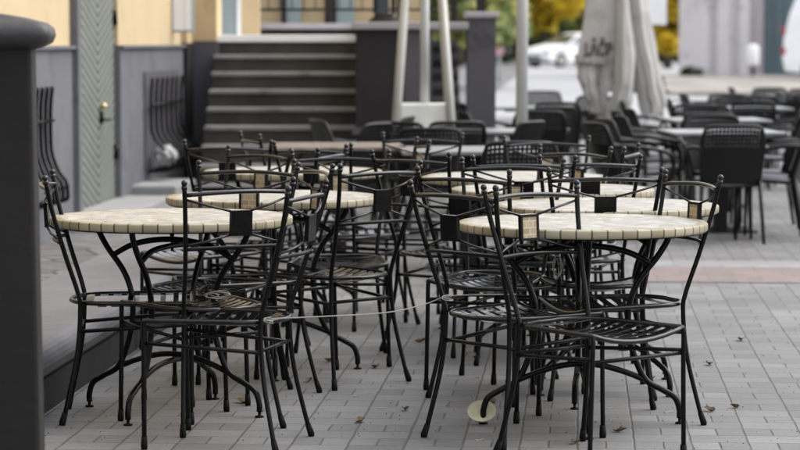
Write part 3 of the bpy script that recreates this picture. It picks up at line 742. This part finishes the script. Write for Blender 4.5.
ARM = [
 (2.318, 17.50, 3, 'woven armchair seen from behind at the front of the right seating group'),
 (2.90, 18.40, 78, 'woven armchair facing left, cut by the right edge'),
 (3.31, 21.40, 82, 'woven armchair facing left, one table behind the right edge chair'),
 (1.66, 18.90, -78, 'leaning woven armchair facing right, left of the nearest square table'),
 (1.50, 18.00, -70, 'leaning woven armchair facing right, lowest of the row under the parasol'),
 (1.93, 21.00, -84, 'woven armchair facing right below the right flap of the closed parasol'),
 (2.50, 20.30, 0, 'woven armchair seen from behind between the first and second square tables'),
 (2.74, 23.30, 2, 'woven armchair seen from behind between the second and third square tables'),
 (3.82, 26.80, 4, 'woven armchair seen from behind at the third square table on the right'),
 (3.28, 28.00, -85, 'small far woven armchair facing right beside the low kerb'),
 (4.62, 31.20, 178, 'far woven armchair facing the viewer under the grey facade'),
 (3.95, 24.00, 85, 'woven armchair facing left at the third square table'),
 (1.507, 24.00, 0, 'woven armchair seen from behind, right of the grey pole'),
 (1.65, 29.00, 176, 'far woven armchair facing the viewer behind the grey pole'),
 (0.70, 23.60, -82, 'woven armchair facing right before the grey pier, the right one of two'),
 (0.54, 22.30, -80, 'woven armchair facing right before the grey pier, the left one of two'),
 (0.204, 16.90, 0, 'woven armchair seen from behind in front of the white heater box'),
 (0.390, 18.30, 14, 'woven armchair behind the heater box chair, armrest loop showing'),
 (0.700, 14.65, 2, 'woven armchair seen from behind, nearest to the rear right mosaic table'),
 (-0.05, 19.40, 78, 'woven armchair facing left against the dark terrace wall'),
 (-0.50, 18.60, -72, 'woven armchair facing right in front of the lowest stair'),
 (2.30, 24.90, -86, 'woven armchair facing right, half hidden behind the parasol foot'),
 (2.86, 17.95, 74, 'woven armchair facing left, lowest at the right edge'),
 (2.96, 19.10, 86, 'woven armchair facing left at the nearest square table on the right'),
 (2.44, 19.42, 180, 'woven armchair facing the viewer behind the nearest square table on the right'),
 (1.86, 19.70, -86, 'woven armchair facing right at the left side of the nearest square table'),
 (2.12, 21.70, -88, 'woven armchair facing right at the second square table on the right'),
 (2.75, 22.35, 178, 'woven armchair facing the viewer behind the second square table'),
 (3.45, 24.55, 2, 'woven armchair seen from behind before the third square table'),
 (2.86, 25.60, -90, 'woven armchair facing right at the third square table'),
 (3.52, 26.15, 180, 'woven armchair facing the viewer behind the third square table'),
 (3.62, 27.75, 0, 'small woven armchair seen from behind before the fourth square table'),
 (4.22, 28.60, 90, 'small woven armchair facing left at the fourth square table'),
 (4.95, 30.70, 3, 'small woven armchair seen from behind at the far right square table'),
 (4.30, 31.60, -90, 'small woven armchair facing right at the far right square table'),
 (1.34, 22.40, 25, 'woven armchair turned half right between the grey pole and the parasol'),
 (0.86, 18.30, 60, 'woven armchair turned half left beside the grey pole'),
 (1.16, 21.00, 4, 'woven armchair seen from behind just right of the grey pole'),
 (0.64, 20.80, -80, 'woven armchair facing right at the square table before the grey pier'),
 (0.02, 18.20, -24, 'woven armchair turned half right below the left leg of the heater'),
 (-0.26, 17.90, 62, 'woven armchair turned half left near the brown topped table'),
 (2.02, 26.6, 150, 'woven armchair turned to front left behind the parasol foot'),
]
for i, (x, y, a, lab) in enumerate(ARM):
    if i == 0: arm0.location = (x, y, 0); arm0.rotation_euler = (0, 0, R(a)); arm0['label'] = lab
    else: dup(arm0, (x, y, 0), R(a), lab)
def make_square():
    t = thing('square_table', 'square table', 'table', (0, 0, 0), 0, 'square tables with pale tops')
    obj('tabletop', B(box, (-.42, -.42, .725), (.42, .42, .75)), M['palegrey'], t, 0.006)
    bm = bmesh.new(); box(bm, (-.05, -.05, .015), (.05, .05, .71)); box(bm, (-.25, -.03, .70), (.25, .03, .724)); obj('column', bm, M['wicker'], t)
    obj('base_plate', B(box, (-.24, -.24, 0), (.24, .24, .016)), M['wicker'], t, 0.004)
    return t
sq0 = make_square()
SQ = [
 (2.40, 18.70, 3, 'square pale table behind the nearest woven armchair on the right'),
 (2.72, 21.60, 3, 'second square pale table on the right, behind the first'),
 (3.50, 25.40, 3, 'third square pale table on the right'),
 (3.60, 28.60, 3, 'fourth square pale table near the grey facade'),
 (5.00, 31.60, 3, 'far square pale table at the right edge below the white van'),
 (1.32, 25.60, 2, 'square pale table crossing behind the grey pole'),
 (0.50, 18.90, 2, 'square pale table in front of the grey pier'),
 (0.42, 15.60, 2, 'square pale table just behind the rear bistro chairs'),
]
for i, (x, y, a, lab) in enumerate(SQ):
    if i == 0: sq0.location = (x, y, 0); sq0.rotation_euler = (0, 0, R(a)); sq0['label'] = lab
    else: dup(sq0, (x, y, 0), R(a), lab)
bt = dup(sq0, (-0.40, 16.2, 0), R(4), 'dull brown topped square table at the back left near the stairs', 'square tables with pale tops')
del bt['group']
for ch in bt.children:
    if ch.name.startswith('tabletop'):
        ch.data = ch.data.copy(); ch.data.materials.clear(); ch.data.materials.append(M['browntop'])

# ================================================================== STREET FURNITURE
# pyramid patio heater
ph = thing('patio_heater', 'pyramid patio heater with steel legs and white base box', 'patio heater', (0.19, 20.3, 0))
obj('base_box', B(box, (-.2, -.2, .06), (.2, .2, .915)), M['box'], ph, 0.012)
for sx in (-1, 1):
    for sy in (-1, 1):
        bm = bmesh.new()
        P0 = Vector((sx * .275, sy * .275, 0)); P1 = Vector((sx * .115, sy * .115, 2.25))
        tube(bm, [P0, P1], 0.036, 4); obj('leg', bm, M['steel'], ph)
obj('glass_tube', B(tube, [(0.01, 0, .915), (0.01, 0, 1.95)], 0.036, 14), M['polegrey'], ph)
obj('hood', B(lathe, [(0.34, 2.22), (0.26, 2.26), (0.02, 2.40)], 4), M['steel'], ph)
# grey pole
gp2 = thing('umbrella_pole', 'plain grey metal pole standing among the woven armchairs', 'pole', (0.942, 19.35, 0))
obj('shaft', B(tube, [(0, 0, 0.05), (0, 0, 3.4)], 0.046, 16), M['polegrey'], gp2)
obj('foot_plate', B(box, (-.25, -.25, 0), (.25, .25, .05)), M['concrete'], gp2, 0.008)

# closed parasol
pa = thing('closed_parasol', 'large closed grey white parasol with dark lettering on its flap', 'parasol', (2.16, 25.0, 0))
obj('pole', B(tube, [(0, 0, 0.08), (0, 0, 3.3)], 0.03, 12), M['polegrey'], pa)
obj('foot_plate', B(box, (-.35, -.35, 0), (.35, .35, .08)), M['concrete'], pa, 0.01)
def fold(bm, pts, th0, n=1):
    """a hanging cloth fold: list of (z, x centre, half width, depth centre, bulge)"""
    cols = 29; F = []
    dense = []
    for (a, b_) in zip(pts, pts[1:]):
        for k in range(6): dense.append(tuple(p + (q - p) * k / 6 for p, q in zip(a, b_)))
    dense.append(pts[-1]); rn = random.Random(int(abs(pts[0][1]) * 1000 + abs(pts[-1][1]) * 7777))
    ph = [rn.uniform(0, 6.28) for _ in range(5)]; nr = len(dense)
    for q, (z, xc, hw, yc, bl) in enumerate(dense):
        low = q / (nr - 1); row = []
        for k in range(cols):
            u = -1 + 2 * k / (cols - 1)
            rip = (.005 + .012 * low) * (math.sin(7 * u + ph[0] + 1.5 * low) + .6 * math.sin(15 * u + ph[1] - 3 * low)) * (1 - .5 * abs(u)) * (bl > .03 or bl < 0)
            zz = z + .012 * math.sin(9 * low * 3 + ph[2] + 5 * u) + (.035 * math.sin(6 * u + ph[3]) + .02 * math.sin(13 * u + ph[4])) * low ** 6 * (bl > .03)
            row.append((xc + hw * u + .008 * math.sin(20 * low + ph[3] + 2 * u) * (bl > .03), yc - bl * math.cos(math.pi * u / 2) + rip, zz))
        F.append(row)
    V = [[bm.verts.new(p) for p in row] for row in F]
    for a, b_ in zip(V, V[1:]):
        for k in range(cols - 1):
            f = bm.faces.new((a[k], a[k + 1], b_[k + 1], b_[k])); f.smooth = True
def cloth(name, pts):
    o = obj(name, B(fold, pts, 0), M['canvas'], pa); m = o.modifiers.new('thick', 'SOLIDIFY'); m.thickness = 0.012; return o
# left flap (flat, with lettering), middle fold, right fold, lower tails, rear closure
left = cloth('flap', [(3.3, -.06, .06, -.06, .05), (2.5, -.13, .13, -.10, .05), (1.83, -.145, .16, -.13, .03), (1.45, -.185, .185, -.145, .02), (1.27, -.20, .205, -.15, .015), (1.215, -.205, .21, -.15, .012)])
cloth('fold', [(3.3, .03, .05, -.10, .05), (2.5, .035, .06, -.15, .07), (1.83, .045, .068, -.19, .09), (1.3, .07, .095, -.20, .10), (1.0, .06, .105, -.20, .10), (.82, .03, .11, -.18, .10), (.64, -.02, .11, -.15, .07)])
cloth('fold', [(3.3, .06, .05, -.04, .05), (2.5, .14, .09, -.08, .07), (1.83, .19, .105, -.10, .08), (1.3, .255, .135, -.10, .09), (.98, .32, .15, -.08, .08), (.80, .36, .14, -.06, .06), (.66, .36, .11, -.06, .04)])
cloth('tail', [(1.30, -.30, .12, -.06, .04), (1.05, -.30, .09, -.08, .06), (.85, -.25, .07, -.08, .05), (.70, -.20, .06, -.06, .03)])
cloth('tail', [(1.30, -.12, .10, -.02, .05), (1.0, -.13, .05, -.05, .05), (.80, -.14, .05, -.06, .04), (.66, -.13, .05, -.05, .03)])
cloth('rear_canvas', [(3.1, 0, .13, .05, -.05), (2.2, 0, .28, .04, -.12), (1.6, 0, .33, .02, -.15), (1.2, 0, .37, .02, -.16), (.9, .10, .26, .02, -.12)])
cloth('hem', [(1.255, -.205, .214, -.158, .012), (1.205, -.208, .216, -.158, .012)])
def text_obj(body, size, parent, loc, rot, m, name='lettering', th=0.002):
    cu = bpy.data.curves.new(name, 'FONT'); cu.body = body; cu.size = size; cu.extrude = th; cu.offset = .006; cu.align_x = 'CENTER'
    tmp = bpy.data.objects.new('tmp', cu); COL.objects.link(tmp)
    dg = bpy.context.evaluated_depsgraph_get(); dg.update()
    me = bpy.data.meshes.new_from_object(tmp.evaluated_get(dg)); bpy.data.objects.remove(tmp)
    o = bpy.data.objects.new(name, me); COL.objects.link(o); me.materials.append(m); o.parent = parent; o.location = loc; o.rotation_euler = rot
    return o
tx = text_obj('LĀČP', 0.185, left, (-.195, -.184, 1.275), (R(92), 0, 0), M['letter']); tx.scale = (.62, 1, 1)

# sign panel, round sign, planter
sg = thing('street_sign', 'pale blue white sign panel behind the right fold of the parasol', 'sign', (4.05, 40, 0))
obj('panel', B(box, (-.22, -.02, 1.68), (.20, .02, 2.5)), M['white'], sg); obj('post', B(tube, [(-0.1, .03, 0), (-0.1, .03, 2.5)], 0.03, 10), M['polegrey'], sg)
rs = thing('round_sign', 'small round pinkish sign on a post beside the grey pier', 'sign', (3.0, 76, .13))
bm = bmesh.new(); lathe(bm, [(0.17, -.015), (0.17, .015)], 20); o = obj('disc', bm, M['pink'], rs); o.location = (0, 0, 1.0); o.rotation_euler = (R(90), 0, 0)
obj('post', B(tube, [(0, .05, 0), (0, .05, 1.05)], 0.04, 10), M['bluegrey'], rs)
pn = thing('planter', 'white planter with a brown shrub right of the closed parasol', 'planter', (3.32, 32.5, 0))
bm = bmesh.new()
A = [bm.verts.new((x * .09, y * .09, 0)) for x, y in ((-1, -1), (1, -1), (1, 1), (-1, 1))]; C = [bm.verts.new((x * .125, y * .125, .68)) for x, y in ((-1, -1), (1, -1), (1, 1), (-1, 1))]
for i in range(4): bm.faces.new((A[i], A[(i + 1) % 4], C[(i + 1) % 4], C[i]))
bm.faces.new(A[::-1]); bm.faces.new(C); obj('pot', bm, M['white'], pn, 0.01)

def leaves(bm, blobs, n, size, rnd):
    for _ in range(n):
        c, r = blobs[rnd.randrange(len(blobs))]
        while True:
            d = Vector((rnd.uniform(-1, 1), rnd.uniform(-1, 1), rnd.uniform(-1, 1)))
            if 0.25 < d.length < 1: break
        p = Vector(c) + Vector((d.x * r[0], d.y * r[1], d.z * r[2]))
        q = Matrix.Rotation(rnd.uniform(0, 6.28), 3, 'Z') @ Matrix.Rotation(rnd.uniform(-1.2, 1.2), 3, 'X')
        s = size * rnd.uniform(.6, 1.4)
        vs = [bm.verts.new(p + q @ Vector(v)) for v in ((-s * .5, -s * .35, 0), (s * .1, -s * .5, s * .1), (s * .6, 0, 0), (s * .1, s * .5, s * .1), (-s * .5, s * .35, 0))]
        bm.faces.new(vs)
rnd = random.Random(3)
bm = bmesh.new(); leaves(bm, [((0, 0, .84), (.12, .12, .17))], 220, .05, rnd); obj('shrub', bm, M['leaf_brown'], pn)

def tree(name, label, x, y, z, h, cw, ch, lm, n, size, seed, base=None, grp='trees across the street'):
    rn = random.Random(seed); t = thing(name, label, 'tree', (x, y, z), 0, grp)
    bm = bmesh.new()
    tr = .02 * h + .08
    tube(bm, cat([(0, 0, 0), (rn.uniform(-.1, .1), 0, h * .25), (rn.uniform(-.2, .2), .1, h * .55), (rn.uniform(-.3, .3), 0, h * .9)], 4), [tr * (1 - .07 * k) for k in range(13)], 8)
    for k in range(9):
        z0 = h * rn.uniform(.22, .6); a = rn.uniform(0, 6.28); L = cw * rn.uniform(.5, .95)
        tube(bm, [(0, 0, z0), (L * .5 * math.cos(a), L * .5 * math.sin(a), z0 + L * .35), (L * math.cos(a), L * math.sin(a), z0 + L * .6)], [tr * .5, tr * .3, tr * .12], 6)
    obj('trunk', bm, M['bark'], t)
    blobs = []
    b0 = h * .25 if base is None else base
    for k in range(22):
        a = rn.uniform(0, 6.28); rr = cw * math.sqrt(rn.uniform(0, 1)) * .8; zz = b0 + (h - b0) * rn.uniform(.05, .95)
        s = rn.uniform(.22, .42) * cw * (1.0 if zz < h * .8 else .7)
        blobs.append(((rr * math.cos(a), rr * math.sin(a), zz), (s, s, s * ch)))
    bm = bmesh.new(); leaves(bm, blobs, n, size, rn); obj('crown', bm, lm, t)
    return t
tree('autumn_tree', 'yellow autumn tree above the white parked car', 7.2, 124, .34, 7.5, 4.2, .8, M['leaf_yellow'], 3600, .5, 1, 2.1)
tree('autumn_tree', 'green and yellow tree left of the grey pole', 5.2, 134, .35, 8, 4.5, .8, M['leaf_green'], 3000, .55, 2, 1.2)
tree('autumn_tree', 'green tree behind the yellow tree over the white car', 9.6, 140, .36, 8, 5.0, .8, M['leaf_green'], 3200, .55, 3, 0.8)
tree('autumn_tree', 'bright yellow low tree in the gap right of the parasol', 11.0, 103, .30, 6, 1.5, 1.0, M['leaf_yellow'], 3000, .34, 4, 0.6)
tree('autumn_tree', 'dull green tree behind the bright yellow tree by the facade', 15.0, 135, .35, 8, 5.0, .8, M['leaf_brown'], 2600, .6, 5, 0.5)
tree('autumn_tree', 'yellow green tree seen over the terrace between the heater legs', 1.2, 70, .11, 6, 3.0, .8, M['leaf_green'], 2600, .4, 6, 1.4)
tree('autumn_tree', 'second yellow tree behind the terrace and grey pier', 2.6, 110, .3, 7, 3.5, .8, M['leaf_yellow'], 2200, .45, 8, 2.6)
bm = bmesh.new(); rn = random.Random(11)
leaves(bm, [((x * .55, rn.uniform(-.5, .5), rn.uniform(.3, .9)), (.55, .6, .55)) for x in range(-16, 24)], 3400, .26, rn)
o = obj('hedge', bm, M['leaf_dark']); o.location = (6.5, 121, .33); tag(o, 'dark clipped hedge behind the white parked car', 'hedge')
# a backing wood so that no bare sky shows under the crowns
bm = bmesh.new(); rn = random.Random(12)
leaves(bm, [((x * 2.0, rn.uniform(-2, 2), rn.uniform(1, 4.5)), (2.2, 2.0, 2.0)) for x in range(-12, 24) for _ in range(2)], 9000, .75, rn)
o = obj('woodland', bm, M['leaf_green']); o.location = (6, 165, .4); struct(o, 'stuff'); o['label'] = 'far mass of green trees closing the street'; o['category'] = 'wood'

# ------------------------------------------------ pale grey building on the right
fb = thing('grey_building', 'pale grey building with flat pilasters and teal gate at the right', 'building', (.06, 85.06, .18), R(-6.5))
bm = bmesh.new(); box(bm, (9.35, 0, 0), (12.15, 6, 7.2)); box(bm, (15.0, 0, 0), (30, 6, 7.2)); box(bm, (12.15, 0, 4.6), (15.0, 6, 7.2)); obj('wall', bm, M['facade'], fb)
for x, w in ((9.35, 1.0), (10.62, .42), (11.35, .34)):
    bm = bmesh.new(); box(bm, (x, -.16, 0), (x + w, -.002, 6.6)); obj('pilaster', bm, M['facade'], fb)
bm = bmesh.new(); box(bm, (11.80, -.10, 0), (12.15, -.002, 6.6)); obj('edge_shade', bm, M['facadeshade'], fb)  # added strip, its darker grey stands in for shade along the edge
bm = bmesh.new(); box(bm, (9.2, -.3, 6.6), (30, -.002, 7.1)); obj('cornice', bm, M['facade'], fb)
bm = bmesh.new(); box(bm, (12.15, .5, 0), (15.0, .6, 4.6))
for k in range(9): box(bm, (12.2 + .32 * k, .46, 0), (12.23 + .32 * k, .499, 4.6))
obj('gate', bm, M['teal'], fb)
bm = bmesh.new(); box(bm, (10.20, -.35, 2.75), (10.45, -.0, 3.1)); lathe(bm, [(0.22, 2.95), (0.26, 3.2), (0.05, 3.35)], 10, (10.33, -.4)); obj('wall_lamp', bm, M['bluegrey'], fb)
bn = thing('litter_bin', 'white round litter bin in front of the grey facade', 'bin', (11.48, 81.5, .17))
obj('bin_body', B(lathe, [(0.19, .45), (0.21, .55), (0.21, 1.0), (0.16, 1.12), (0.02, 1.15)], 16), M['white'], bn); obj('stand', B(tube, [(0, 0, 0), (0, 0, .45)], .05, 8), M['terrace'], bn)
bm = bmesh.new(); rn = random.Random(21); leaves(bm, [((0, 0, .22), (.42, .3, .22))], 300, .1, rn)
o = obj('low_bush', bm, M['leaf_dark']); o.location = (9.55, 82, .16); tag(o, 'small dark bush at the left corner of the grey building', 'bush')

# ------------------------------------------------ vehicles
def car_body(bm, prof_lo, W, W_top, cut):
    """side outline (y along the car, z), lofted over the width with tumblehome above z=cut"""
    ns = 7; rows = []
    ztop = max(p[1] for p in prof_lo)
    for i in range(ns):
        s = -1 + 2 * i / (ns - 1); row = []
        for y, z in prof_lo:
            k = max(0, (z - cut) / (ztop - cut)); w = W * (1 - k) + W_top * k
            e = 1 - 0.025 * abs(s) ** 4 * (1 if z > .3 else 0)
            row.append(bm.verts.new((s * w, y * (1 - .02 * abs(s) ** 4), z * e)))
        rows.append(row)
    n = len(prof_lo)
    for a, b_ in zip(rows, rows[1:]):
        for k in range(n):
            f = bm.faces.new((a[k], a[(k + 1) % n], b_[(k + 1) % n], b_[k])); f.smooth = False
    bm.faces.new(rows[0]); bm.faces.new(rows[-1][::-1])
def wheel(parent, x, y, r):
    bm = bmesh.new()
    def disc(bm, r0, r1, x0, x1, n=20):
        pass
    tube(bm, [(x - .1, y, r), (x - .08, y, r), (x + .08, y, r), (x + .1, y, r)], [r * .93, r, r, r * .93], 22)
    w = obj('wheel', bm, M['tyre'], parent)
    s = 1 if x > 0 else -1
    bm = bmesh.new(); tube(bm, [(x + s * .09, y, r), (x + s * .112, y, r)], [r * .66, r * .60], 14); obj('rim', bm, M['steel'], w)
# white hatchback: nose to -y local
CAR = [(-2.05, .30), (-2.12, .45), (-2.10, .68), (-1.95, .80), (-1.15, .95), (-.85, 1.00), (-.20, 1.40), (.25, 1.47), (1.20, 1.46), (1.75, 1.30), (2.02, .98), (2.08, .70), (2.05, .32), (1.65, .25), (-1.70, .25)]
cr = thing('parked_car', 'white hatchback parked across the street left of the parasol', 'car', (7.30, 107.0, .30), R(-52))
obj('body', B(car_body, CAR, .88, .66, .95), M['carwhite'], cr)
bm = bmesh.new()
for s in (-1, 1):
    xs = lambda z: s * (.88 - (.22) * max(0, (z - .95) / .52) + .006)
    for q in (((-.75, 1.02), (-.18, 1.36), (.35, 1.40), (.35, 1.00)), ((.42, 1.00), (.42, 1.40), (1.15, 1.38), (1.55, 1.05))):
        bm.faces.new([bm.verts.new((xs(z), y, z)) for y, z in q])
obj('side_window', bm, M['glassdark'], cr)
bm = bmesh.new(); bm.faces.new([bm.verts.new(p) for p in ((-.74, -.86, 1.015), (.74, -.86, 1.015), (.58, -.235, 1.40), (-.58, -.235, 1.40))]); obj('windscreen', bm, M['glassdark'], cr)
for s in (-1, 1):
    bm = bmesh.new(); box(bm, (s * .80 - .12, -2.13, .58), (s * .80 + .07, -1.93, .74)); obj('headlight', bm, M['steel'], cr, .02)
    for y in (-1.32, 1.28): wheel(cr, s * .80, y, .315)
bm = bmesh.new(); box(bm, (-.45, -2.14, .36), (.45, -2.09, .50)); obj('grille', bm, M['tyre'], cr, .01)
# white people carrier seen from the side, tail to the left
VAN = [(-2.35, .32), (-2.42, .60), (-2.38, 1.15), (-2.22, 1.75), (-1.98, 2.28), (-1.7, 2.42), (1.0, 2.42), (1.55, 1.65), (2.25, 1.35), (2.45, .9), (2.45, .35), (2.0, .27), (-2.0, .27)]
vn = thing('parked_van', 'white van with red tail lights cut by the right edge', 'van', (14.1, 76.3, .15), R(-101)); vn.scale = (1, 1, 1.2)
obj('body', B(car_body, VAN, .95, .80, 1.2), M['carwhite'], vn)
bm = bmesh.new()
for s in (-1, 1):
    for q in (((-1.55, 1.35), (-1.45, 2.05), (-.35, 2.08), (-.35, 1.35)), ((-.25, 1.35), (-.25, 2.08), (.85, 2.08), (1.3, 1.5))):
        bm.faces.new([bm.verts.new((s * (.95 - .15 * (z - 1.2) / 1.22 + .008), y, z)) for y, z in q])
obj('side_window', bm, M['glassdark'], vn)
for s in (-1, 1):
    for z0 in (.70, 1.22):
        bm = bmesh.new(); box(bm, (s * .84 + .02, -2.44, z0), (s * .84 + .112, -2.30, z0 + .2)); obj('tail_light', bm, M['red'], vn, .02)
    for y in (-1.5, 1.6): wheel(vn, s * .86, y, .34)
bm = bmesh.new(); box(bm, (.96, 1.0, 1.45), (1.14, 1.14, 1.70)); box(bm, (-1.14, 1.0, 1.45), (-.96, 1.14, 1.70)); obj('mirror', bm, M['carwhite'], vn, .02)

# ================================================================== SMALL THINGS
bm = bmesh.new(); rn = random.Random(5)
P = [Vector((-.455, 8.60, .462)), Vector((-.30, 8.62, .466)), Vector((-.05, 8.72, .470)), Vector((.09, 8.82, .490)), Vector((.165, 8.79, .52)), Vector((.28, 8.70, .535)), Vector((.40, 8.62, .545))]
tube(bm, cat(P, 6), 0.0019, 6)
for c in (P[0], P[4]):
    for k in range(2):
        tube(bm, [c + Vector((.016 * math.cos(a * .7854 + k), .016 * math.sin(a * .7854 + k), .004 * k - .002 * a)) for a in range(9)], 0.0018, 5)
o = obj('cord', bm, M['cord']); tag(o, 'thin white cord tied between the two nearest centre chairs', 'cord')
def tangle(label, x, y, z, rx, rz, n, seed):
    rn = random.Random(seed); bm = bmesh.new()
    for k in range(n):
        a0 = rn.uniform(0, 6.28); w = rn.uniform(.4, 1) * rx; h = rn.uniform(.5, 1) * rz; ox, oz = rn.uniform(-.4, .4) * rx, rn.uniform(-.3, .3) * rz
        tube(bm, cat([(ox + w * math.cos(a0 + i * 1.05), .012 * math.sin(i * 2.1 + k), oz + h * math.sin(a0 + i * 1.05)) for i in range(6)], 4, True), 0.0016, 5, True)
    o = obj('string_tangle', bm, M['cord']); o.location = (x, y, z); tag(o, label, 'string')
tangle('tangled white string hanging under the right front table', .572, 9.05, .60, .022, .042, 4, 3)
tangle('coiled white string on the seat right of the left front table', -.69, 9.30, .475, .05, .014, 5, 4)
# pale lid leaning on the table foot
bm = bmesh.new(); lathe(bm, [(0.0005, .0), (0.030, .0), (0.046, .010), (0.0535, .024), (0.0535, .0255), (0.045, .0125), (0.029, .003), (0.0005, .003)], 32, capb=False, capt=False)
o = obj('paper_plate', bm, M['cream']); o.location = (.305, 9.225, .032); o.rotation_euler = (R(40), 0, R(-6)); tag(o, 'shallow round pale yellow paper plate leaning against a table foot', 'plate')
# fallen leaves
LEAF = [(-.107, 10.80, 'curled brown leaf between the table foot and splayed leg at centre'), (-.315, 11.02, 'dark leaf left of the table foot at centre'),
 (1.19, 9.53, 'long brown leaf right of the rightmost chair foot'), (1.30, 9.62, 'dark curled leaf farther right on the paving'),
 (.80, 9.02, 'brown leaf under the nearest right chair'), (-.38, 10.36, 'small dark leaf beside the cord chair leg'),
 (.10, 11.75, 'brown leaf far back between the two table rows'), (.36, 9.75, 'small leaf behind the pale yellow plate'),
 (1.05, 10.4, 'small dark leaf on the open paving at right'), (.02, 9.55, 'tiny dark leaf at the centre of the paving'),
 (1.36, 10.9, 'small brown leaf on the paving halfway to the red strip'), (.62, 8.75, 'brown leaf at the foot of the nearest right chair'),
 (-.62, 9.75, 'brown leaf below the left front table'), (-.15, 9.25, 'small leaf in front of the cord at centre'), (1.62, 11.8, 'tiny leaf near the right end of the red strip')]
for i, (x, y, lab) in enumerate(LEAF):
    rn = random.Random(40 + i); bm = bmesh.new(); s = rn.uniform(.022, .036)
    n = 8; top = []
    for k in range(n + 1):
        t = k / n; w = s * .55 * math.sin(math.pi * t) ** .7
        top.append([bm.verts.new(((t - .5) * 2 * s, sgn * w, .006 + .018 * (sgn * sgn) * math.sin(math.pi * t) * rn.uniform(.5, 1) + .006 * math.cos(t * 5))) for sgn in (-1, 0, 1)])
    for a, b_ in zip(top, top[1:]):
        for j in (0, 1): bm.faces.new((a[j], a[j + 1], b_[j + 1], b_[j]))
    o = obj('fallen_leaf', bm, M['leaf_litter']); o.location = (x, y, .002); o.rotation_euler = (0, 0, rn.uniform(0, 6.28)); o.modifiers.new('t', 'SOLIDIFY').thickness = .001
    tag(o, lab, 'leaf', 'fallen leaves on the paving')
# paper scraps and butts
SCR = [(-.175, 9.93, 'thin white paper strip left of centre on the paving'), (-.07, 9.60, 'small white scrap on the paving at centre'), (.232, 10.25, 'white scrap beside the splayed chair leg'),
 (.283, 8.83, 'white scrap near the lower edge below the plate'), (1.03, 9.50, 'white scrap behind the right table foot'), (.815, 9.60, 'white butt under the right front table')]
for i, (x, y, lab) in enumerate(SCR):
    rn = random.Random(80 + i); bm = bmesh.new(); L = rn.uniform(.012, .022)
    box(bm, (-L, -.005, 0), (0, .005, .003)); box(bm, (0.0002, -.004, 0), (L, .0045, .002), Matrix.Rotation(R(-14), 4, 'Y'))
    o = obj('paper_scrap', bm, M['cord']); o.location = (x, y, .0005); o.rotation_euler = (0, 0, rn.uniform(-.6, .6)); tag(o, lab, 'scrap', 'white scraps on the paving')
# grit and crumbs lying in the joints
bm = bmesh.new(); rn = random.Random(99)
for k in range(650):
    x = rn.uniform(-1.6, 2.0); y = rn.uniform(8.5, 13.0); s = rn.uniform(.0008, .0026)
    g = bmesh.ops.create_icosphere(bm, subdivisions=1, radius=s, matrix=Matrix.Translation((x, y, s * .5)))
o = obj('grit', bm, M['rubber']); struct(o, 'stuff')
